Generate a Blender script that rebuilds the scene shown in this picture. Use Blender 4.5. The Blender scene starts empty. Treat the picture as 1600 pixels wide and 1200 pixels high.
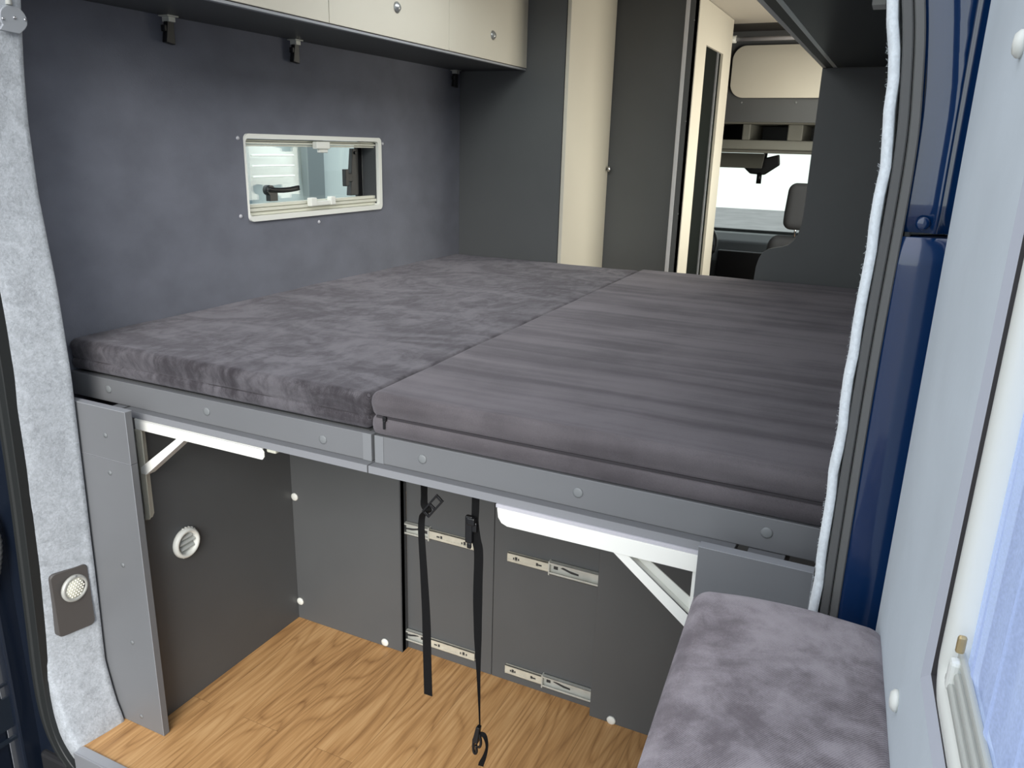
import bpy, bmesh, math, random
from mathutils import Vector, Matrix, noise
random.seed(4)
SC = bpy.context.scene
COL = SC.collection
# ------------------------------------------------------------------ camera
F = 1234.71
YAW, PIT, ROL = 0.441468, 0.293269, 0.0272967
CAM = Vector((0.88295, -1.22299, 1.47691))
fwd = Vector((-math.sin(YAW)*math.cos(PIT), math.cos(YAW)*math.cos(PIT), -math.sin(PIT)))
r0 = Vector((math.cos(YAW), math.sin(YAW), 0)); u0 = r0.cross(fwd)
cr, sr = math.cos(ROL), math.sin(ROL)
rt = cr*r0 + sr*u0; up = -sr*r0 + cr*u0
cd = bpy.data.cameras.new('camera'); cam = bpy.data.objects.new('camera', cd); COL.objects.link(cam)
cd.sensor_width = 36.0; cd.lens = F/1600*36; cd.clip_start = 0.02
m = Matrix((rt, up, -fwd)).transposed().to_4x4(); m.translation = CAM
cam.matrix_world = m
SC.camera = cam
# ------------------------------------------------------------------ light
SC.view_settings.view_transform = 'Standard'; SC.view_settings.look = 'None'
SC.view_settings.gamma = 1; SC.view_settings.use_curve_mapping = False
SC.view_settings.exposure = 0.17
SC.cycles.max_bounces = 10; SC.cycles.diffuse_bounces = 6; SC.cycles.transparent_max_bounces = 12
SC.cycles.use_denoising = True
SC.cycles.sample_clamp_indirect = 6
w = bpy.data.worlds.new('sky'); SC.world = w; w.use_nodes = True
nt = w.node_tree; bg = nt.nodes['Background']
tc = nt.nodes.new('ShaderNodeTexCoord'); sx = nt.nodes.new('ShaderNodeSeparateXYZ'); rp = nt.nodes.new('ShaderNodeValToRGB')
nt.links.new(tc.outputs['Generated'], sx.inputs[0]); nt.links.new(sx.outputs['Z'], rp.inputs[0])
rp.color_ramp.elements[0].position = 0.0; rp.color_ramp.elements[0].color = (0.80, 0.87, 0.86, 1)
rp.color_ramp.elements[1].position = 0.7; rp.color_ramp.elements[1].color = (0.95, 1.0, 1.1, 1)
nt.links.new(rp.outputs[0], bg.inputs['Color']); bg.inputs['Strength'].default_value = 1.7
def sun(rx, rz, e, ang):
    l = bpy.data.lights.new('sun', 'SUN'); l.energy = e; l.angle = math.radians(ang); l.color = (1, .97, .92)
    o = bpy.data.objects.new('sun', l); COL.objects.link(o); o.rotation_euler = (math.radians(rx), 0, math.radians(rz))
sun(66, 22, 2.6, 30)
def area(name, loc, rot, sx_, sy_, e, colr):
    l = bpy.data.lights.new(name, 'AREA'); l.shape = 'RECTANGLE'; l.size = sx_; l.size_y = sy_; l.energy = e; l.color = colr
    o = bpy.data.objects.new(name, l); COL.objects.link(o); o.location = loc; o.rotation_euler = rot
    return o
# added fill lamps in the two made-up roof hatches, brightening bed and aisle
area('hatch_fill', (-0.05, 0.95, 2.10), (0, 0, 0), .6, .6, 5, (.95, .98, 1))
area('hatch_fill', (0.70, 2.95, 2.10), (0, 0, 0), .28, .5, 5, (1, .95, .85))
area('window_fill', (0.912, 2.7, 1.35), (0, math.radians(90), 0), .75, 1.0, 14, (1, .94, .80))  # added fill lamp at the made-up side window, brightens the aisle fronts

# ------------------------------------------------------------------ materials
MATS = {}
def mat(name, col, rough=.5, metal=0, spec=.5, bump=None, var=None, coat=0, sheen=0, sheen_tint=(1, 1, 1), emit=None):
    """bump=(scale,strength,dist) var=(scale,amount,(sx,sy,sz))"""
    if name in MATS: return MATS[name]
    M = bpy.data.materials.new(name); M.use_nodes = True; n = M.node_tree; b = n.nodes['Principled BSDF']
    b.inputs['Base Color'].default_value = (*col, 1); b.inputs['Roughness'].default_value = rough
    b.inputs['Metallic'].default_value = metal; b.inputs['Specular IOR Level'].default_value = spec
    b.inputs['Coat Weight'].default_value = coat; b.inputs['Coat Roughness'].default_value = .06
    b.inputs['Sheen Weight'].default_value = sheen; b.inputs['Sheen Tint'].default_value = (*sheen_tint, 1)
    b.inputs['Sheen Roughness'].default_value = .4
    t = n.nodes.new('ShaderNodeTexCoord')
    if var:
        mp = n.nodes.new('ShaderNodeMapping'); mp.inputs['Scale'].default_value = var[2] if len(var) > 2 else (1, 1, 1)
        n.links.new(t.outputs['Object'], mp.inputs[0])
        nz = n.nodes.new('ShaderNodeTexNoise'); nz.inputs['Scale'].default_value = var[0]; nz.inputs['Detail'].default_value = 6
        n.links.new(mp.outputs[0], nz.inputs['Vector'])
        mr = n.nodes.new('ShaderNodeMapRange'); mr.inputs['From Min'].default_value = .3; mr.inputs['From Max'].default_value = .7
        mr.inputs['To Min'].default_value = 1-var[1]; mr.inputs['To Max'].default_value = 1+var[1]
        n.links.new(nz.outputs['Fac'], mr.inputs['Value'])
        vm = n.nodes.new('ShaderNodeVectorMath'); vm.operation = 'SCALE'; vm.inputs[0].default_value = col
        n.links.new(mr.outputs[0], vm.inputs['Scale']); n.links.new(vm.outputs[0], b.inputs['Base Color'])
    if bump:
        nb = n.nodes.new('ShaderNodeTexNoise'); nb.inputs['Scale'].default_value = bump[0]; nb.inputs['Detail'].default_value = 3
        n.links.new(t.outputs['Object'], nb.inputs['Vector'])
        bp = n.nodes.new('ShaderNodeBump'); bp.inputs['Strength'].default_value = bump[1]
        bp.inputs['Distance'].default_value = bump[2] if len(bump) > 2 else .001
        n.links.new(nb.outputs['Fac'], bp.inputs['Height']); n.links.new(bp.outputs[0], b.inputs['Normal'])
    if emit:
        b.inputs['Emission Color'].default_value = (*emit[0], 1); b.inputs['Emission Strength'].default_value = emit[1]
    MATS[name] = M
    return M

def math_node(n, op, a, b_=None, c=None):
    x = n.nodes.new('ShaderNodeMath'); x.operation = op
    for i, s in enumerate((a, b_, c)):
        if s is None: continue
        if isinstance(s, (int, float)): x.inputs[i].default_value = s
        else: n.links.new(s, x.inputs[i])
    return x.outputs[0]

def fabric(name, dark, light, mode):
    """woven plush upholstery: mottled nap, a fine diagonal weave and soft sheen"""
    M = bpy.data.materials.new(name); M.use_nodes = True; n = M.node_tree; b = n.nodes['Principled BSDF']
    t = n.nodes.new('ShaderNodeTexCoord'); O = t.outputs['Object']
    def nz(sc, scale3=(1, 1, 1), det=6, dist=0., rough=.55):
        mp = n.nodes.new('ShaderNodeMapping'); mp.inputs['Scale'].default_value = scale3; n.links.new(O, mp.inputs[0])
        x = n.nodes.new('ShaderNodeTexNoise'); x.inputs['Scale'].default_value = sc; x.inputs['Detail'].default_value = det
        x.inputs['Distortion'].default_value = dist; x.inputs['Roughness'].default_value = rough
        n.links.new(mp.outputs[0], x.inputs['Vector']); return x.outputs['Fac']
    if mode == 'smooth':      # faint bands pressed across the width
        a = nz(1.0, (.9, 17, 6), 4, .25); c = nz(5, (1, 1, 1), 4, .2); k = (.62, .38)
    elif mode == 'mottled':
        a = nz(3.2, (1, 1.5, 1), 8, 1.3, .68); c = nz(13, (2.2, 1, 1), 7, 1.0, .65); k = (.66, .34)
    else:
        a = nz(9, (1, 1, 1), 6, .5, .6); c = nz(30, (1, 1, 1), 4, .4); k = (.65, .35)
    mix = math_node(n, 'ADD', math_node(n, 'MULTIPLY', a, k[0]), math_node(n, 'MULTIPLY', c, k[1]))
    # weave: diagonal threads in three planes
    mp = n.nodes.new('ShaderNodeMapping'); mp.inputs['Rotation'].default_value = (.6, .5, .78); n.links.new(O, mp.inputs[0])
    wv = n.nodes.new('ShaderNodeTexWave'); wv.inputs['Scale'].default_value = 230; wv.inputs['Distortion'].default_value = 1.2
    wv.inputs['Detail'].default_value = 1; wv.inputs['Detail Scale'].default_value = 3
    n.links.new(mp.outputs[0], wv.inputs['Vector'])
    fn = nz(520, (1, 1, 1), 2)
    wt = math_node(n, 'ADD', math_node(n, 'MULTIPLY', wv.outputs['Fac'], .45), math_node(n, 'MULTIPLY', fn, .55))
    rp_ = n.nodes.new('ShaderNodeValToRGB'); rp_.color_ramp.elements[0].position = .42 if mode == 'mottled' else .40; rp_.color_ramp.elements[1].position = .58 if mode == 'mottled' else .60
    rp_.color_ramp.elements[0].color = (*dark, 1); rp_.color_ramp.elements[1].color = (*light, 1)
    tot = math_node(n, 'ADD', mix, math_node(n, 'MULTIPLY', math_node(n, 'SUBTRACT', wt, .5), .20))
    n.links.new(tot, rp_.inputs[0]); n.links.new(rp_.outputs[0], b.inputs['Base Color'])
    b.inputs['Roughness'].default_value = .92; b.inputs['Specular IOR Level'].default_value = .12
    b.inputs['Sheen Weight'].default_value = .16; b.inputs['Sheen Roughness'].default_value = .45
    b.inputs['Sheen Tint'].default_value = (.9, .88, 1, 1)
    bp = n.nodes.new('ShaderNodeBump'); bp.inputs['Strength'].default_value = .5; bp.inputs['Distance'].default_value = .0012
    n.links.new(wt, bp.inputs['Height']); n.links.new(bp.outputs[0], b.inputs['Normal'])
    return M

def felt(name, col, amt):
    M = bpy.data.materials.new(name); M.use_nodes = True; n = M.node_tree; b = n.nodes['Principled BSDF']
    t = n.nodes.new('ShaderNodeTexCoord'); O = t.outputs['Object']
    def nz(sc, det, dist=0):
        x = n.nodes.new('ShaderNodeTexNoise'); x.inputs['Scale'].default_value = sc; x.inputs['Detail'].default_value = det
        x.inputs['Distortion'].default_value = dist; n.links.new(O, x.inputs['Vector']); return x.outputs['Fac']
    a = math_node(n, 'ADD', math_node(n, 'MULTIPLY', nz(28, 6, 1.5), .45), math_node(n, 'MULTIPLY', nz(190, 5, .8), .55))
    rp_ = n.nodes.new('ShaderNodeValToRGB'); rp_.color_ramp.elements[0].position = .36; rp_.color_ramp.elements[1].position = .64
    rp_.color_ramp.elements[0].color = (*[c*(1-amt) for c in col], 1); rp_.color_ramp.elements[1].color = (*[min(1, c*(1+amt)) for c in col], 1)
    n.links.new(a, rp_.inputs[0]); n.links.new(rp_.outputs[0], b.inputs['Base Color'])
    b.inputs['Roughness'].default_value = .95; b.inputs['Specular IOR Level'].default_value = .1
    b.inputs['Sheen Weight'].default_value = .2
    bp = n.nodes.new('ShaderNodeBump'); bp.inputs['Strength'].default_value = .6; bp.inputs['Distance'].default_value = .002
    n.links.new(a, bp.inputs['Height']); n.links.new(bp.outputs[0], b.inputs['Normal'])
    return M

def wood():
    M = bpy.data.materials.new('oak_vinyl'); M.use_nodes = True; n = M.node_tree; b = n.nodes['Principled BSDF']
    t = n.nodes.new('ShaderNodeTexCoord')
    mp = n.nodes.new('ShaderNodeMapping'); mp.inputs['Rotation'].default_value = (0, 0, math.pi/2); mp.inputs['Location'].default_value = (.33, .02, 0)
    n.links.new(t.outputs['Object'], mp.inputs[0])
    br = n.nodes.new('ShaderNodeTexBrick'); br.inputs['Scale'].default_value = 1
    br.inputs['Brick Width'].default_value = 1.25; br.inputs['Row Height'].default_value = .118; br.offset = .37; br.offset_frequency = 2
    br.inputs['Mortar Size'].default_value = .0004; br.inputs['Mortar Smooth'].default_value = .3
    br.inputs['Color1'].default_value = (0, 0, 0, 1); br.inputs['Color2'].default_value = (1, 1, 1, 1); br.inputs['Mortar'].default_value = (.5, .5, .5, 1)
    n.links.new(mp.outputs[0], br.inputs['Vector'])
    # per plank offset of the grain
    sc = n.nodes.new('ShaderNodeVectorMath'); sc.operation = 'MULTIPLY'; sc.inputs[1].default_value = (1, 1, 1)
    cmb = n.nodes.new('ShaderNodeCombineXYZ')
    off = math_node(n, 'MULTIPLY', br.outputs['Color'], 17.0)
    n.links.new(off, cmb.inputs[0]); n.links.new(off, cmb.inputs[1]); n.links.new(off, cmb.inputs[2])
    ad = n.nodes.new('ShaderNodeVectorMath'); ad.operation = 'ADD'
    n.links.new(t.outputs['Object'], ad.inputs[0]); n.links.new(cmb.outputs[0], ad.inputs[1])
    def mapped(s3):
        q = n.nodes.new('ShaderNodeMapping'); q.inputs['Scale'].default_value = s3; n.links.new(ad.outputs[0], q.inputs[0]); return q.outputs[0]
    # large slow field whose contour lines make the cathedral figure
    f1 = n.nodes.new('ShaderNodeTexNoise'); f1.inputs['Scale'].default_value = 1; f1.inputs['Detail'].default_value = 1.5; f1.inputs['Distortion'].default_value = .2
    n.links.new(mapped((7.0, .8, 1)), f1.inputs['Vector'])
    rings = math_node(n, 'FRACT', math_node(n, 'MULTIPLY', f1.outputs['Fac'], 17))
    tri = math_node(n, 'ABSOLUTE', math_node(n, 'SUBTRACT', math_node(n, 'MULTIPLY', rings, 2), 1))
    tri = math_node(n, 'POWER', tri, 3)
    f2 = n.nodes.new('ShaderNodeTexNoise'); f2.inputs['Scale'].default_value = 1; f2.inputs['Detail'].default_value = 5
    n.links.new(mapped((170, 7, 1)), f2.inputs['Vector'])
    f3 = n.nodes.new('ShaderNodeTexNoise'); f3.inputs['Scale'].default_value = 1; f3.inputs['Detail'].default_value = 3
    n.links.new(mapped((12, 2, 1)), f3.inputs['Vector'])
    g = math_node(n, 'ADD', math_node(n, 'MULTIPLY', tri, .24), math_node(n, 'MULTIPLY', f2.outputs['Fac'], .68))
    g = math_node(n, 'ADD', g, math_node(n, 'MULTIPLY', f3.outputs['Fac'], .30))
    g = math_node(n, 'ADD', g, math_node(n, 'MULTIPLY', br.outputs['Color'], .10))
    rp_ = n.nodes.new('ShaderNodeValToRGB'); e = rp_.color_ramp.elements
    e[0].position = .30; e[0].color = (.74, .46, .215, 1); e[1].position = .98; e[1].color = (.25, .118, .043, 1)
    x = e.new(.58); x.color = (.56, .31, .125, 1)
    n.links.new(g, rp_.inputs[0])
    mx = n.nodes.new('ShaderNodeMix'); mx.data_type = 'RGBA'; mx.inputs['B'].default_value = (.13, .06, .025, 1)
    n.links.new(br.outputs['Fac'], mx.inputs['Factor']); n.links.new(rp_.outputs[0], mx.inputs['A'])
    n.links.new(mx.outputs['Result'], b.inputs['Base Color'])
    b.inputs['Roughness'].default_value = .45; b.inputs['Specular IOR Level'].default_value = .35
    bp = n.nodes.new('ShaderNodeBump'); bp.inputs['Strength'].default_value = .15; bp.inputs['Distance'].default_value = .0008; bp.invert = True
    n.links.new(g, bp.inputs['Height']); n.links.new(bp.outputs[0], b.inputs['Normal'])
    return M

def glass(name, tint=(.93, .97, .95), refl=.12):
    M = bpy.data.materials.new(name); M.use_nodes = True; n = M.node_tree
    n.nodes.remove(n.nodes['Principled BSDF']); out = n.nodes['Material Output']
    tr = n.nodes.new('ShaderNodeBsdfTransparent'); tr.inputs[0].default_value = (*tint, 1)
    gl = n.nodes.new('ShaderNodeBsdfGlossy'); gl.inputs['Roughness'].default_value = .02
    fr = n.nodes.new('ShaderNodeLayerWeight'); fr.inputs['Blend'].default_value = .5
    fac = math_node(n, 'MULTIPLY_ADD', math_node(n, 'POWER', fr.outputs['Facing'], 4), .6, .03)
    mx = n.nodes.new('ShaderNodeMixShader'); n.links.new(fac, mx.inputs[0])
    n.links.new(tr.outputs[0], mx.inputs[1]); n.links.new(gl.outputs[0], mx.inputs[2]); n.links.new(mx.outputs[0], out.inputs[0])
    return M

def sheer(name):
    M = bpy.data.materials.new(name); M.use_nodes = True; n = M.node_tree
    n.nodes.remove(n.nodes['Principled BSDF']); out = n.nodes['Material Output']
    d = n.nodes.new('ShaderNodeBsdfDiffuse'); d.inputs[0].default_value = (.50, .56, .80, 1)
    tl = n.nodes.new('ShaderNodeBsdfTranslucent'); tl.inputs[0].default_value = (.50, .58, .86, 1)
    tr = n.nodes.new('ShaderNodeBsdfTransparent'); tr.inputs[0].default_value = (.62, .74, 1, 1)
    t = n.nodes.new('ShaderNodeTexCoord'); v = n.nodes.new('ShaderNodeTexNoise'); v.inputs['Scale'].default_value = 420; n.links.new(t.outputs['Object'], v.inputs['Vector'])
    m1 = n.nodes.new('ShaderNodeMixShader'); m1.inputs[0].default_value = .5
    n.links.new(d.outputs[0], m1.inputs[1]); n.links.new(tl.outputs[0], m1.inputs[2])
    m2 = n.nodes.new('ShaderNodeMixShader')
    n.links.new(math_node(n, 'MULTIPLY', v.outputs['Fac'], .36), m2.inputs[0])
    n.links.new(m1.outputs[0], m2.inputs[1]); n.links.new(tr.outputs[0], m2.inputs[2]); n.links.new(m2.outputs[0], out.inputs[0])
    return M

PANEL = mat('charcoal_board', (.092, .096, .099), .48, spec=.4, bump=(260, .12, .0006), var=(3, .07))
PANEL_D = mat('charcoal_board_plain', (.058, .062, .066), .5, spec=.35, bump=(260, .12, .0006), var=(3, .06))
RAIL = mat('grey_board', (.160, .164, .172), .48, spec=.4, bump=(260, .12, .0006), var=(3, .05))
EDGE = mat('grey_edge_band', (.30, .31, .33), .45)
CAP = mat('grey_screw_cap', (.19, .20, .205), .5)
CREAM = mat('cream_board', (.60, .565, .48), .5, spec=.3, var=(2, .03))
CEIL = mat('cream_ceiling', (.44, .41, .36), .7, var=(2, .04))
WALL = mat('suede_wall', (.150, .157, .188), .9, spec=.12, bump=(300, .6, .001), var=(9, .09, (1, 1, 1.3)), sheen=.3)
FELT = felt('grey_felt', (.42, .445, .475), .22)
FELT_R = felt('pale_felt', (.80, .85, .88), .10)
FAB_L = fabric('plush_mottled', (.036, .032, .036), (.128, .121, .132), 'mottled')
FAB_R = fabric('plush_smooth', (.066, .059, .064), (.142, .129, .138), 'smooth')
FAB_C = fabric('plush_seat', (.145, .124, .132), (.345, .310, .325), 'seat')
ZIP = mat('zip_tape', (.03, .026, .03), .8)
WHITE = mat('white_paint', (.88, .88, .83), .3, spec=.5)
WHITE_P = mat('white_plastic', (.76, .77, .72), .4)
LILAC = mat('white_flange', (.50, .49, .53), .5)
IVORY = mat('ivory_plastic', (.66, .66, .56), .4)
ZINC = mat('zinc_steel', (.52, .53, .49), .38, metal=.25, var=(30, .1))
CHROME = mat('polished_chrome', (.7, .7, .72), .15, metal=1)
ALU = mat('brushed_aluminium', (.60, .61, .64), .38, metal=.7)
ALU_L = mat('satin_aluminium', (.50, .50, .54), .45, metal=.25)
BLACK = mat('black_plastic', (.006, .006, .007), .4)
WEB = mat('black_webbing', (.005, .005, .0055), .85, spec=.2, bump=(900, .6, .001))
RUB = mat('black_rubber', (.020, .022, .022), .5, spec=.4)
RUB_G = mat('grey_rubber', (.15, .15, .146), .6, spec=.3)
RUB_GD = mat('dark_grey_rubber', (.12, .12, .118), .6, spec=.3)
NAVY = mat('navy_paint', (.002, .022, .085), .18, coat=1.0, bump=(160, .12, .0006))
NAVY_D = mat('navy_gap_shade', (.006, .010, .020), .35, coat=.6)  # body navy darkened, hinge-gap shade put into the colour
LINING = mat('door_lining', (.58, .635, .68), .8, spec=.2, bump=(120, .2, .001), var=(7, .05))
LINING_E = mat('door_lining_shade', (.48, .50, .56), .85, spec=.2)  # lining darkened, shading of the bevel put into the colour
LAMP_P = mat('anthracite_plastic', (.075, .068, .064), .5)
LAMP_R = mat('lamp_ring', (.50, .50, .46), .4, metal=.2)
GREY_PL = mat('grey_plastic', (.20, .20, .175), .55)
SEATF = mat('seat_cloth', (.035, .037, .042), .85, bump=(300, .4, .001))
GLASS = glass('window_glass')
SHEER = sheer('sheer_voile')
WOOD = wood()
SLOT = mat('dark_slot', (.03, .03, .03), .6)

# ------------------------------------------------------------------ mesh helpers
ORG = {}
class MB:
    def __init__(s, xf=None): s.v = []; s.f = []; s.xf = xf; s.sm = []
    def add(s, vs, fs, smooth=False):
        k = len(s.v); s.v += [Vector(v) for v in vs]; s.f += [tuple(i+k for i in f) for f in fs]; s.sm += [smooth]*len(fs); return s
    def box(s, a, b):
        x0, y0, z0 = a; x1, y1, z1 = b
        if x0 > x1: x0, x1 = x1, x0
        if y0 > y1: y0, y1 = y1, y0
        if z0 > z1: z0, z1 = z1, z0
        return s.add([(x0, y0, z0), (x1, y0, z0), (x1, y1, z0), (x0, y1, z0), (x0, y0, z1), (x1, y0, z1), (x1, y1, z1), (x0, y1, z1)],
                     [(3, 2, 1, 0), (4, 5, 6, 7), (0, 1, 5, 4), (1, 2, 6, 5), (2, 3, 7, 6), (3, 0, 4, 7)])
    def prism(s, pts, ax, lo, hi):
        def P(p, h): return {'x': (h, p[0], p[1]), 'y': (p[0], h, p[1]), 'z': (p[0], p[1], h)}[ax]
        n = len(pts)
        return s.add([P(p, lo) for p in pts]+[P(p, hi) for p in pts],
                     [tuple(range(n))[::-1], tuple(range(n, 2*n))]+[(i, (i+1) % n, n+(i+1) % n, n+i) for i in range(n)])
    def hexa(s, c8): return s.add(c8, [(3, 2, 1, 0), (4, 5, 6, 7), (0, 1, 5, 4), (1, 2, 6, 5), (2, 3, 7, 6), (3, 0, 4, 7)])
    def lathe(s, prof, c, ax='z', n=32, smooth=True):
        """prof [(r,h)] round axis ax through c"""
        vs = []; c = Vector(c)
        for r, h in prof:
            for k in range(n):
                a = 2*math.pi*k/n; p, q = r*math.cos(a), r*math.sin(a)
                vs.append(c+Vector({'x': (h, p, q), 'y': (q, h, p), 'z': (p, q, h)}[ax]))
        fs = []
        for i in range(len(prof)-1):
            for k in range(n):
                fs.append((i*n+k, i*n+(k+1) % n, (i+1)*n+(k+1) % n, (i+1)*n+k))
        s.add(vs, fs, smooth)
        b = len(s.v)-len(vs)
        for i, rev in ((0, True), (len(prof)-1, False)):
            if prof[i][0] > 1e-6:
                f = tuple(b+i*n+k for k in range(n)); s.f.append(f[::-1] if rev else f); s.sm.append(False)
        return s
    def cyl(s, c, r, h, ax='z', n=24): return s.lathe([(r, 0), (r, h)], c, ax, n)
    def dome(s, c, r, h, ax='x', n=20): return s.lathe([(r, 0), (r*.97, h*.35), (r*.75, h*.75), (r*.4, h*.95), (.0001, h)], c, ax, n)
    def sweep(s, path, prof, nrm=None, closed=False, smooth=True):
        """prof (a,b) offsets along side and nrm; nrm fixed Vector or list"""
        n = len(path); m_ = len(prof); vs = []
        P = [Vector(p) for p in path]
        for i in range(n):
            if closed: t = (P[(i+1) % n]-P[i-1])
            else: t = P[min(i+1, n-1)]-P[max(i-1, 0)]
            t.normalize(); N = Vector(nrm[i] if isinstance(nrm, list) else (nrm or (0, 1, 0)))
            N = (N-t*N.dot(t)).normalized(); S = t.cross(N)
            for a, b in prof: vs.append(P[i]+S*a+N*b)
        fs = []
        for i in range(n if closed else n-1):
            j = (i+1) % n
            for k in range(m_):
                l = (k+1) % m_; fs.append((i*m_+k, i*m_+l, j*m_+l, j*m_+k))
        s.add(vs, fs, smooth)
        if not closed:
            b = len(s.v)-len(vs)
            s.f.append(tuple(b+k for k in range(m_))[::-1]); s.f.append(tuple(b+(n-1)*m_+k for k in range(m_))); s.sm += [False, False]
        return s
    def tube(s, path, r, n=10, closed=False):
        rr = r if isinstance(r, (list, tuple)) else None
        pts = [Vector(p) for p in path]; N = []
        ref = Vector((.31, .52, .8))
        prof = [(math.cos(2*math.pi*k/n), math.sin(2*math.pi*k/n)) for k in range(n)]
        if rr is None: return s.sweep(path, [(a*r, b*r) for a, b in prof], ref, closed)
        k0 = len(s.v); s.sweep(path, prof, ref, closed)
        for i, p in enumerate(pts):
            for k in range(n):
                q = s.v[k0+i*n+k]; s.v[k0+i*n+k] = p+(q-p)*rr[i]
        return s
    def rbox(s, a, b, r, n=(10, 10, 4), disp=None):
        """rounded soft box on a grid; disp(p, nrm)->offset vector"""
        a = Vector(a); b = Vector(b); lo = a+Vector((r, r, r)); hi = b-Vector((r, r, r))
        idx = {}; vs = []; fs = []
        def par(i, N, L, k):
            # crowd points near the rounding
            m_ = 4
            if i <= m_: t_ = a[k]+r*1.2*(i/m_)
            elif i >= N-m_: t_ = b[k]-r*1.2*((N-i)/m_)
            else: t_ = a[k]+r*1.2+(L-2.4*r)*(i-m_)/(N-2*m_)
            return t_
        N = [x+8 for x in n]
        def V(i, j, k):
            key = (i, j, k)
            if key in idx: return idx[key]
            p = Vector((par(i, N[0], b.x-a.x, 0), par(j, N[1], b.y-a.y, 1), par(k, N[2], b.z-a.z, 2)))
            q = Vector([min(max(p[c], lo[c]), hi[c]) for c in range(3)]); d = p-q
            nr = d.normalized() if d.length > 1e-9 else Vector((0, 0, 1)); p = q+nr*r
            if disp: p = p+disp(p, nr)
            idx[key] = len(vs); vs.append(p); return idx[key]
        for (A, B, Cx) in ((0, 1, 2), (1, 2, 0), (2, 0, 1)):
            for i in range(N[A]):
                for j in range(N[B]):
                    for side in (0, N[Cx]):
                        q = []
                        for (p_, q_) in ((i, j), (i+1, j), (i+1, j+1), (i, j+1)):
                            c = [0, 0, 0]; c[A] = p_; c[B] = q_; c[Cx] = side; q.append(V(*c))
                        fs.append(tuple(q) if side else tuple(q[::-1]))
        return s.add(vs, fs, True)
    def build(s, name, mt, parent=None, bevel=0, seg=2, **tags):
        me = bpy.data.meshes.new(name)
        org = ORG.get(parent.name, Vector((0, 0, 0))) if parent else Vector((0, 0, 0))
        vs = s.v if s.xf is None else [s.xf(v) for v in s.v]
        if parent is None:
            mn = [min(v[c] for v in vs) for c in range(3)]; mxx = [max(v[c] for v in vs) for c in range(3)]
            org = Vector(((mn[0]+mxx[0])/2, (mn[1]+mxx[1])/2, mn[2]))
        me.from_pydata([tuple(Vector(v)-org) for v in vs], [], s.f); me.update()
        bm = bmesh.new(); bm.from_mesh(me); bmesh.ops.recalc_face_normals(bm, faces=bm.faces); bm.to_mesh(me); bm.free()
        for p, q in zip(me.polygons, s.sm): p.use_smooth = q
        me.materials.append(mt)
        o = bpy.data.objects.new(name, me); COL.objects.link(o)
        if parent: o.parent = parent
        else: o.location = org
        ORG[o.name] = org
        if bevel:
            b = o.modifiers.new('bevel', 'BEVEL'); b.width = bevel; b.segments = seg; b.limit_method = 'ANGLE'; b.angle_limit = math.radians(35)
        for k, v_ in tags.items(): o[k] = v_
        return o

def thing(name, loc, label, cat, group=None, kind=None):
    o = bpy.data.objects.new(name, None); COL.objects.link(o); o.location = loc; o.empty_display_size = .05
    o['label'] = label; o['category'] = cat
    if group: o['group'] = group
    if kind: o['kind'] = kind
    ORG[o.name] = Vector(loc); return o
def struct(name, loc, label=None):
    o = bpy.data.objects.new(name, None); COL.objects.link(o); o.location = loc; o['kind'] = 'structure'
    if label: o['label'] = label
    ORG[o.name] = Vector(loc); return o
def tagS(o, label=None):
    o['kind'] = 'structure'
    if label: o['label'] = label
    return o
def lerp(a, b, t): return a+(b-a)*t
def interp(tab, z):
    tab = sorted(tab)
    if z <= tab[0][0]: return tab[0][1]
    for (a, va), (b, vb) in zip(tab, tab[1:]):
        if z <= b: return lerp(va, vb, (z-a)/(b-a))
    return tab[-1][1]
def smoothpath(pts, n=6):
    """Catmull-Rom through pts"""
    P = [Vector(p) for p in pts]; out = []
    for i in range(len(P)-1):
        p0 = P[max(i-1, 0)]; p1 = P[i]; p2 = P[i+1]; p3 = P[min(i+2, len(P)-1)]
        for k in range(n):
            t = k/n
            out.append(.5*((2*p1)+(p2-p0)*t+(2*p0-5*p1+4*p2-p3)*t*t+(-p0+3*p1-3*p2+p3)*t*t*t))
    out.append(P[-1]); return out
def rrect(x0, x1, z0, z1, r, n=6):
    out = []
    for cx, cz, a0 in ((x1-r, z1-r, 0), (x0+r, z1-r, 90), (x0+r, z0+r, 180), (x1-r, z0+r, 270)):
        for k in range(n+1):
            a = math.radians(a0+90*k/n); out.append((cx+r*math.cos(a), cz+r*math.sin(a)))
    return out

# ================================================================== SETTING
o = MB().box((-30, -30, -.60), (30, 30, -.58)).build('ground', mat('asphalt', (.20, .20, .205), .9, bump=(60, .6, .004), var=(1.5, .15))); tagS(o, 'grey asphalt yard under the van')
o = MB().box((-.90, -.20, -.03), (.90, 3.75, 0)).build('floor', WOOD); tagS(o, 'oak-look vinyl plank floor of the van')
# aluminium floor edge, with its lip over the sill
t = MB().box((-.765, -.222, -.004), (.84, -.198, .0035)).box((-.765, -.226, -.05), (.84, -.222, .0035)).build('trim_1', ALU, bevel=.001); tagS(t, 'aluminium edge strip along the floor at the rear sill')
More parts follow.
